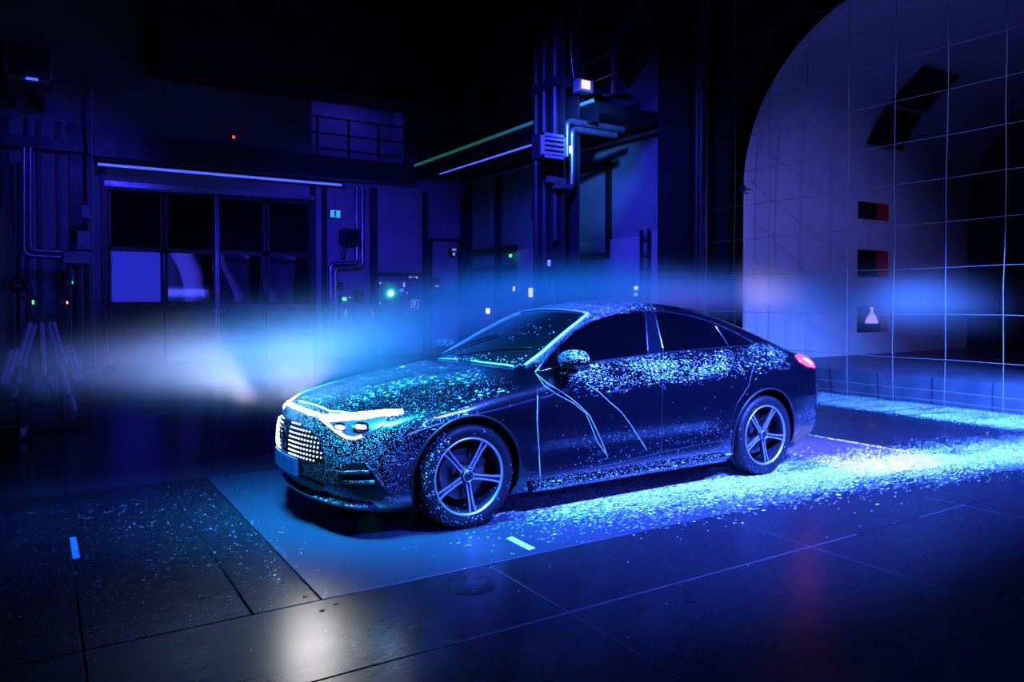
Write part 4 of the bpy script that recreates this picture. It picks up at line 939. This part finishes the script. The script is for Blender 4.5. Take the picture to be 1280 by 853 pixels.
a = [at(516.5+1.6*math.cos(u)+1.6, 379+2.4*math.sin(u), 1, y-0.01) for u in np.linspace(0.6, 5.9, 14)]
MB().tube(a, 0.012, 5).build('symbol', M['signink'], t); MB().tube([at(517,383.4,1,y-0.01), at(519.5,378,1,y-0.01)], 0.012, 5).build('symbol', M['signink'], t)
t, lo, hi = onwall('wall_terminal', 'small dark wall terminal with a lit display beside the corner door', 'terminal', (541,347,550,362), M['black'], 0.15); wpart(t, 'display', (544,357,548.5,358.6), M['signink'], lo[1]-0.001, 0.01)
t, lo, hi = onwall('door_alarm', 'tiny white and green alarm unit over the corner door', 'alarm', (564,310,570,321), M['black'], 0.2)
wpart(t, 'lens', (565,311,570,313.5), M['cyan_lit'], lo[1]-0.001, 0.01); wpart(t, 'lens', (566,316,568.5,319.5), M['signink'], lo[1]-0.001, 0.01)
t, lo, hi = onwall('warning_lamp', 'tiny orange-red warning lamp high above the folding doors', 'warning lamp', (289.5,169,294.5,175), M['black'], 0.1, y=YB-0.05); wpart(t, 'lens', (290.5,170,293.5,173), M['red_dot'], lo[1]-0.001, 0.02)
# small lit things on the side wall
for rect, lab, k, cat in (((661,360,671,371.5),'larger square white lit screen on the side wall','white_lit','screen'),((607.5,385.5,612.5,392.5),'smaller square white lit screen near the windscreen top','white_lit','screen'),
                     ((678.5,359.5,680.2,371),'slim white lit tube beside the larger screen','white_lit','lamp'),((685,325,688,333),'small white lit tag on the foot of the column','signink','lamp'),
                     ((641.5,358.5,643.8,364),'tiny white light left of the larger screen','white_lit','lamp')):
    if 'column' in lab: t, lo, hi = onwall('lit_tag', lab, cat, rect, M['grey'], 0.04, 0, y=cx-0.29); wpart(t, 'face', rect, M[k], lo[0]-0.001, 0.01, 0)
    else:
        t, lo, hi = onwall('lit_screen' if cat == 'screen' else 'wall_light', lab, cat, rect, M['grey'], 0.10, 0); wpart(t, 'face', rect, M[k], lo[0]-0.001, 0.01, 0)
t, lo, hi = onwall('signal_lamp', 'signal box with a white and a green lamp above the car roof', 'signal lamp', (790,355,801,372), M['grey'], 0.15, 0)
wpart(t, 'white_lens', (793,358,797.5,362.5), M['white_lit'], lo[0]-0.001, 0.015, 0); wpart(t, 'green_lens', (793,366,797,370), M['green_dot'], lo[0]-0.001, 0.015, 0)
t, lo, hi = onwall('speaker_box', 'black box hanging on the left side of the steel column', 'box', (664,248,679,274), M['black'], 0.35, 0, y=cx+0.1)
MB().box((lo[0]+0.1, lo[1]-0.25, lo[2]+0.2), (lo[0]+0.2, lo[1], lo[2]+0.26)).build('bracket', M['black'], t)
pipe('drop_cord', 'thin cord with a pull handle hanging on the side wall', [at(614.5,243,0,XR-0.1), at(614.5,302,0,XR-0.1)], 0.012, M['metal'], 0.1, 'cord')
t, lo, hi = onwall('cable_bracket', 'dark cable bracket with a green lamp on the side wall', 'bracket', (590,309,642,316), M['black'], 0.15, 0); wpart(t, 'green_lens', (637,318,640,321.5), M['green_dot'], lo[0]-0.001, 0.02, 0)
pipe('hook_cable', 'left of two pale cables hung in loops at the column foot', [at(689,350,0,cx-0.36), at(690,358,0,cx-0.36), at(692,366,0,cx-0.36), at(692,376,0,cx-0.36)], 0.02, M['wire'], 0.1, 'cable', 'hanging cables')
pipe('hook_cable', 'right of two pale cables hung in loops at the column foot', [at(705,348,0,cx-0.205), at(706,356,0,cx-0.205), at(708,361,0,cx-0.205), at(708.5,346,0,cx-0.205)], 0.02, M['wire'], 0.1, 'cable', 'hanging cables')

# ---- left side
pole = thing('steel_pole', 'slim tall steel pole with a junction box left of the folding doors', 'pole', (-2.75, 13.2, 0))
a = at(117.5,463,1,13.2); MB().cyl((a[0], 13.2, 0), (a[0], 13.2, 6.35), 0.035, 10).build('shaft', M['alu'], pole)
MB().lathe([(0.0,0.0),(0.42,0.0),(0.42,0.03),(0.0,0.04)], 24, 'z', (a[0], 13.2, 0.0)).build('base_plate', M['metal'], pole)
MB().cyl((a[0]-0.22, 13.2, 0.02), (a[0]-0.22, 13.2, 2.5), 0.05, 10).build('side_pipe', M['metal'], pole); MB().cyl((a[0]-0.42, 13.2, 0.02), (a[0]-0.42, 13.2, 2.5), 0.035, 10).build('side_pipe', M['metal'], pole)
MB().bbox((a[0]-0.55, 13.0, 2.25), (a[0]-0.03, 13.3, 2.52), 0.015).build('junction_box', M['grey'], pole); MB().bbox((a[0]-0.30, 13.0, 2.55), (a[0]-0.03, 13.3, 2.95), 0.015).build('junction_box', M['grey'], pole)
MB().bbox((a[0]-0.22, 12.95, 3.2), (a[0]-0.04, 13.1, 3.5), 0.015).build('camera_box', M['grey'], pole)
pipe('wall_pipe', 'outer one of two pipes dropping beside the left pole', [at(30,185,1,13.3), at(30,319,1,13.3), at(100,323,1,13.3)], 0.045, M['metal'], 0.15)
pipe('wall_pipe', 'inner one of two pipes dropping beside the left pole', [at(38,185,1,13.3), at(38,313,1,13.3), at(96,316,1,13.3)], 0.04, M['metal'], 0.15)
t, lo, hi = onwall('panel_box', 'pale blue panel with a green lamp left of the pole', 'panel', (82,337,93,355), M['wall2'], 0.2, 1, y=13.6); wpart(t, 'green_lens', (87,352,91,355), M['green_dot'], lo[1]-0.001, 0.015)
t, lo, hi = onwall('switch_box', 'dark switch box with a red light and a yellow light left of the pole', 'switch box', (73,370,91,382), M['post'], 0.2, 1, y=13.6); wpart(t, 'red_lens', (86,371,88.5,373), M['red_dot'], lo[1]-0.001, 0.015); wpart(t, 'yellow_lens', (83,377,85,380), M['orange_lit'], lo[1]-0.001, 0.015)
part_ = MB().box((-4.32, 9.8, 0), (-4.2, YB-0.1, 2.97)).build('wall_partition', M['wall'], kind='structure', label='low partition wall at the left edge')
rc = at(22,357,1,9.5); t = thing('cable_reel', 'round black cable reel hanging at the left edge', 'cable reel', tuple(rc))
MB().lathe([(0.05,-0.06),(0.13,-0.06),(0.13,-0.05),(0.09,-0.045),(0.09,0.045),(0.13,0.05),(0.13,0.06),(0.05,0.06)], 28, 'y', rc).build('drum', M['black'], t, smooth='auto')
MB().tube([rc+(0.10*math.cos(u), 0, 0.10*math.sin(u)) for u in np.linspace(0, 6.28, 30)], 0.02, 6).build('cable_coil', M['rubber'], t, smooth=True); MB().bbox(rc+(-0.03,-0.075,-0.03), rc+(0.03,-0.05,0.02), 0.004).build('hub_plate', M['grey'], t)
MB().box(rc+(-0.02,0.06,-0.02), rc+(0.02,0.4,0.02)).build('bracket', M['black'], t)
tag(MB().box((rc[0]-0.03, 9.62, 0), (rc[0]+0.03, 9.68, 2.2)).box((rc[0]-0.02, 9.60, 1.50), (rc[0]+0.35, 9.66, 1.54)).build('reel_post', M['black']), 'thin black post with a side arm holding the cable reel', 'post')
t, lo, hi = onwall('green_indicator', 'small green indicator light above the ladder', 'indicator', (39.5,375,43,381), M['black'], 0.05, 1, y=9.61); wpart(t, 'lens', (40,375.5,42.7,380.5), M['green_dot'], lo[1]-0.001, 0.01)
pipe('indicator_cable', 'thin cable looping from the reel to the green indicator', [at(33,350,1,9.5), at(39,357,1,9.5), at(41.2,375,1,9.5)], 0.01, M['rubber'], 0.1, 'cable')

# stand with low platform, ladder, hose reel and cart
pf = MB().bbox((-5.6, 4.75, 0), (-3.24, 6.6, 0.12), 0.01).build('low_platform', M['floorfar']); tag(pf, 'low dark platform under the ladder at the left edge', 'platform')
ly = 5.7; lad = thing('double_ladder', 'aluminium multi-part folding ladder standing open on the low platform', 'ladder', (-3.65, ly, 0.12))
apex = at(52,398,1,ly)
def ladder_leg(top, bot, yy, n):
    for dy in (-yy, yy): MB().tube([top+(0, dy, 0), bot+(0, dy*1.3, 0)], 0.028, 4).build('stile', M['alu'], lad)
    for k in range(n):
        f = (k+0.6)/n; p = top+(bot-top)*f; MB().cyl(p+(0, -yy*(1+0.3*f), 0), p+(0, yy*(1+0.3*f), 0), 0.016, 8).build('rung', M['alu'], lad)
Lb = at(12,512,1,ly); Lb[2] = 0.12; Rb = at(93,502,1,ly); Rb[2] = 0.12
ladder_leg(apex+(-0.05,0,0), Lb, 0.16, 4); ladder_leg(apex+(0.05,0,0), Rb, 0.16, 4)
for top, bot, dx in ((apex+(-0.05,0,0), Lb, -0.07), (apex+(0.05,0,0), Rb, 0.07)):
    d = bot-top
    for k, (f0, f1, o) in enumerate(((0.04,0.50,1),(0.30,0.68,2),(0.32,0.66,3))):
        MB().tube([top+d*f0+(dx*o*0.8, -0.2, 0), top+d*f1+(dx*o*0.8, -0.22, 0)], 0.024, 4).build('telescopic_stile', M['alu'], lad)
MB().tube([apex+(0, -0.2, -0.05), apex+(0.03, -0.25, -0.85)], 0.026, 4).build('centre_strut', M['alu'], lad)
for dy in (-0.17, 0.17): MB().bbox(apex+(-0.08, dy-0.03, -0.06), apex+(0.08, dy+0.03, 0.05), 0.01).build('hinge', M['black'], lad)
hc = at(58,487,1,5.1); hc[2] = 0.42; hr = thing('hose_reel', 'reel of green hose standing in front of the ladder', 'hose reel', (hc[0], hc[1], 0.12))
for k in range(6): MB().tube([hc+(-0.10+0.04*k, 0.17*math.cos(u), 0.17*math.sin(u)) for u in np.linspace(0, 6.28, 26)], 0.022, 6).build('hose_turn', M['hose'], hr, smooth=True)
for dx in (-0.15, 0.15):
    MB().tube([hc+(dx, 0.22*math.cos(u), 0.22*math.sin(u)) for u in np.linspace(0, 6.28, 26)], 0.014, 6).build('flange', M['post'], hr, smooth=True)
    MB().bend([hc+(dx*1.2, -0.2, -0.30), hc+(dx*1.2, 0, 0.0), hc+(dx*1.2, 0.2, -0.30)], 0.016).build('stand', M['post'], hr)
MB().cyl(hc+(-0.2,0,0), hc+(0.2,0,0), 0.03, 10).build('axle', M['post'], hr)
ca = at(24,532,1,4.6); ca[2] = 0; ct = thing('trolley', 'small dark equipment trolley on casters at the left edge', 'trolley', (ca[0]-0.2, 4.6, 0))
x0, x1 = ca[0]-0.55, ca[0]+0.12
MB().bbox((x0, 4.3, 0.13), (x1, 4.7, 0.17), 0.008).build('deck', M['post'], ct)
for x in (x0+0.05, x1-0.08):
    for y in (4.34, 4.66):
        MB().lathe([(0.0,-0.018),(0.045,-0.018),(0.05,-0.012),(0.05,0.012),(0.045,0.018),(0.0,0.018)], 18, 'y', (x, y, 0.05)).build('caster', M['rubber'], ct, smooth='auto')
        MB().prism([(x-0.03, y-0.03, 0.13), (x+0.05, y-0.03, 0.13), (x+0.012, y-0.03, 0.045), (x-0.012, y-0.03, 0.045)], (0, 0.008, 0)).build('caster_fork', M['metal'], ct)
        MB().cyl((x, y, 0.17), (x, y, 0.78), 0.012, 6).build('upright', M['post'], ct)
MB().bbox((x0+0.05, 4.34, 0.55), (x1-0.05, 4.66, 0.57), 0.005).build('shelf', M['post'], ct)
MB().bbox((x0+0.1, 4.36, 0.17), (x1-0.12, 4.64, 0.42), 0.02).build('generator_box', M['black'], ct)
MB().bend([(x1-0.08, 4.4, 0.5), (x1+0.05, 4.35, 0.75), (x1+0.2, 4.4, 0.5), (x1+0.25, 4.5, 0.2)], 0.012).build('hose', M['rubber'], ct)

# ---- air outlet: black wall with a rounded mouth, bellmouth and duct
ZC, RC, YC, YS = 3.5, 2.72, 1.38, 4.10
def mouth(off=0.0, z0=0.38):
    """outline of the mouth in y,z: straight side, rounded corner, flat top, mirrored"""
    q = [(YS+off, z0)]+[(YC+(RC+off)*math.cos(a), ZC+(RC+off)*math.sin(a)) for a in np.linspace(0, math.pi/2, 20)]
    yl = -2.2
    q += [(yl-(RC+off)*math.sin(a), ZC+(RC+off)*math.cos(a)) for a in np.linspace(0, math.pi/2, 20)]+[(yl-RC-off, z0)]
    return q
mb = MB(); qs = []
for x, o in ((7.02,0.42),(7.06,0.10),(7.12,0.04),(7.25,0.005),(7.5,0.0),(10.3,0.0)): qs.append((x, mouth(o)))
n = len(qs[0][1]); V = [(x, y, z) for x, q in qs for y, z in q]
SEG = lambda a: [(i*n+j, i*n+j+1, (i+1)*n+j+1, (i+1)*n+j) for i in a for j in range(n-1)]
mouth_lip = MB().add(V[n:5*n], [(i*n+j, i*n+j+1, (i+1)*n+j+1, (i+1)*n+j) for i in range(3) for j in range(n-1)])
duct = thing('air_outlet', 'beige rounded air outlet duct of the wind tunnel behind the wire net', 'duct', (7.1, 0.0, 0.38))
mouth_lip.build('bellmouth', M['beige'], duct, smooth=True)
xs = [7.5, 10.34, 11.41, 13.6]; W3 = [(3.15,3.68),(1.97,2.52),(0.83,1.38)]
# inner wall at YS with three square ports, then the rounded part
mb = MB()
for x0, x1 in ((7.5,10.34),(11.41,14.6)): mb.add([(x0, YS, 0.38), (x1, YS, 0.38), (x1, YS, ZC+0.3), (x0, YS, ZC+0.3)], [(0,1,2,3)])
zz = [0.38, 0.83, 1.38, 1.97, 2.52, 3.15]
for k in range(0, 6, 2): mb.add([(10.34, YS, zz[k]), (11.41, YS, zz[k]), (11.41, YS, zz[k+1]), (10.34, YS, zz[k+1])], [(0,1,2,3)])
mb.build('side_lining', M['beige'], duct)
qm = [q for q in mouth(0.0) if True]; qa = qm[1:]
V = [(x, y, z) for x in (7.5, 14.6) for y, z in qa]; k = len(qa)
mb = MB().add(V, [(j, j+1, k+j+1, k+j) for j in range(k-1)]); mb.build('curved_lining', M['beige'], duct, smooth=True)
for i, (z0, z1) in enumerate(W3):
    f = MB(); d = 0.26
    f.box((10.30, YS+0.01, z0-0.04), (10.34, YS+d, z1+0.04)).box((10.34, YS+0.01, z1), (11.41, YS+d, z1+0.04)).box((10.34, YS+0.01, z0-0.04), (11.41, YS+d, z0)).box((10.34, YS+d, z0), (11.45, YS+d+0.03, z1))
    pt = f.build('port_box', M['black'], duct)
    MB().box((11.41, YS+0.01, z0-0.04), (11.45, YS+d, z1+0.04)).build('red_reveal', M['redglass'], pt)
    if i == 2:
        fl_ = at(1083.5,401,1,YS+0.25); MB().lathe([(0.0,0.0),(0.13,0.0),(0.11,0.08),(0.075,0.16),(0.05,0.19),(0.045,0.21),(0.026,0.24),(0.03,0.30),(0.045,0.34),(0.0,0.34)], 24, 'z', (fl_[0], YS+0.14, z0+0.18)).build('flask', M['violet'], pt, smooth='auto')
        MB().box((10.34, YS+0.02, z0), (11.2, YS+0.25, z0+0.18)).build('flask_shelf', M['black'], pt)
# two dark flaps in the vault
def vault(x, a): return np.array([x, YC+(RC-0.02)*math.cos(a), ZC+(RC-0.02)*math.sin(a)])
def vpatch(x0, x1, a0, a1):
    V = [vault(x, a) for x in (x0, x1) for a in np.linspace(a0, a1, 6)]; V += [v+np.array([0, -0.05*math.cos(a), -0.05*math.sin(a)]) for v, a in zip(V, list(np.linspace(a0, a1, 6))*2)]
    F = [(j, j+1, 7+j, 6+j) for j in range(5)]+[(12+j, 18+j, 19+j, 13+j) for j in range(5)]+[(0,6,18,12),(5,17,23,11)]+[(j, 12+j, 13+j, j+1) for j in range(5)]+[(6+j, 7+j, 19+j, 18+j) for j in range(5)]
    MB().add(V, F).build('vault_flap', M['black'], duct)
vpatch(10.2, 11.4, math.radians(24), math.radians(40)); vpatch(10.25, 11.45, math.radians(42), math.radians(60))
MB().box((7.02, -4.95, 0.0), (7.5, YS+0.4, 0.38)).box((7.5, -4.95, 0.30), (14.6, YS+0.02, 0.38)).build('plinth', M['plinth'] if 'plinth' in M else M.setdefault('plinth', worn('blue_grey_plinth', (0.10,0.11,0.16), 0.4)), duct)
MB().box((14.6, -6, 0), (14.7, 6, 7)).build('inner_baffle', M['black'], duct)
# outer black wall around the mouth
o_ = mouth(0.42, 0.0); mb = MB(); k = len(o_); outer = []
mb2 = []; V = [(7.04, y, z) for y, z in o_]
for y, z in o_: mb2.append((7.04, 5.2 if y > -0.4 else -10.0, z) if z < 6.5 else (7.04, y, 9.0))
Vt = V+[(7.04, (5.2 if y > -0.4 else -10.0), z) for y, z in o_]
mb.add(Vt, [(j, j+1, k+j+1, k+j) for j in range(k-1)])
mb.add([(7.04, 5.2, ZC+RC+0.4), (7.04, -10, ZC+RC+0.4), (7.04, -10, 9), (7.04, 5.2, 9)], [(0,1,2,3)])
mb.build('wall_outlet', M['black'], kind='structure', label='black wall around the air outlet')
MB().box((6.95, -10, -0.12), (15, 6, 0.0)).build('floor_outlet', M['steel'], kind='structure')
fan = at(935,237,0,7.0); t = thing('anemometer', 'small round probe on the rim of the air outlet', 'probe', tuple(fan))
MB().lathe([(0.0,-0.03),(0.06,-0.03),(0.075,0.0),(0.06,0.03),(0.0,0.03)], 18, 'x', fan-(0.15,0,0)).build('head', M['post'], t, smooth='auto'); MB().cyl(fan-(0.15,0,0), fan+(0.05,-0.02,0), 0.015, 6).build('stem', M['metal'], t)

# ---- wire net in front of the outlet
net = thing('wire_net', 'square-meshed wire safety net in front of the air outlet', 'net', (6.9, 0, 0))
VY = [2.0+0.745*k for k in range(-8, 5)]
for y in VY:
    zs = np.linspace(0.0, 8.8, 12); MB().tube([(6.88+0.012*math.sin(3*z+y), y+0.008*math.sin(2*z+5*y), z) for z in zs], 0.005, 5).build('vertical_wire', M['wire'], net)
for z in [0.07, 0.21, 0.65, 1.28, 1.93, 2.56, 3.16, 3.75, 4.37, 4.96, 5.52, 6.08, 6.70]:
    ys = np.linspace(-4.0, 5.0, 13); MB().tube([(6.87, y, z+0.006*math.sin(3*y+z)) for y in ys], 0.0045, 5).build('horizontal_wire', M['wire'], net)

# ---- smoke plume carried over the car into the outlet
sm = MB().box((-4.35, 0.0, 0.50), (11.0, 1.5, 2.1)).build('smoke_plume', None)
m = bpy.data.materials.new('smoke'); m.use_nodes = True; nt = m.node_tree; nt.nodes.remove(nt.nodes['Principled BSDF']); X.nt = nt
P, p, nn = pos(); x, y, z = p
fc = nt.nodes.new('ShaderNodeFloatCurve'); cu = fc.mapping.curves[0]
CP = [(-7,0.98),(-3.2,1.02),(-2.2,1.06),(-1.2,1.22),(-0.3,1.46),(0.6,1.56),(1.8,1.56),(4,1.52),(7,1.48),(12,1.46)]
while len(cu.points) < len(CP): cu.points.new(0.5, 0.5)
for c, (a, b) in zip(cu.points, CP): c.location = ((a+7)/19, b/3.0)
fc.mapping.use_clip = False; fc.mapping.update(); nt.links.new(((x+7)*(1/19)).k, fc.inputs['Value']); zc = X(fc.outputs[0])*3.0
h = ss(x, -4, -1.5, 0.14, 0.24)-ss(x, -1.0, 0.3, 0.0, 0.07)+ss(x, 2, 8, 0.0, 0.12); wob = noise(vscale(P, 0.55, 1.5, 1.5), 1.0, 2.0); st_ = noise(vscale(P, 0.3, 2.0, 6.0), 1.0, 3.0)
dz = X.op('DIVIDE', z-zc+(wob-0.5)*0.14, h); dy = (y-0.75)*(1/0.5)
den = (dz*dz*-1.0-dy*dy).exp()*(ss(st_, 0.3, 0.75, 0.8, 1.15))*(1+band(x, -1.8, 2.2, 0.6)*0.8)*ss(x, -4.3, -2.8)*ss(x, 1.0, 4.5, 1, 0.55)*ss(x, 5.0, 9.0, 1, 0.28)*band(y, 0.0, 1.65, 0.12)*ss(z, 0.42, 0.6)
vs = nt.nodes.new('ShaderNodeVolumeScatter'); vs.inputs['Color'].default_value = (0.9, 0.95, 1.0, 1); vs.inputs['Anisotropy'].default_value = 0.0
nt.links.new((den*0.8).k, vs.inputs['Density']); nt.links.new(vs.outputs[0], nt.nodes['Material Output'].inputs['Volume'])
sm.data.materials.clear(); sm.data.materials.append(m); tag(sm, 'stream of blue-lit smoke flowing over the car into the air outlet', 'smoke', kind='stuff')
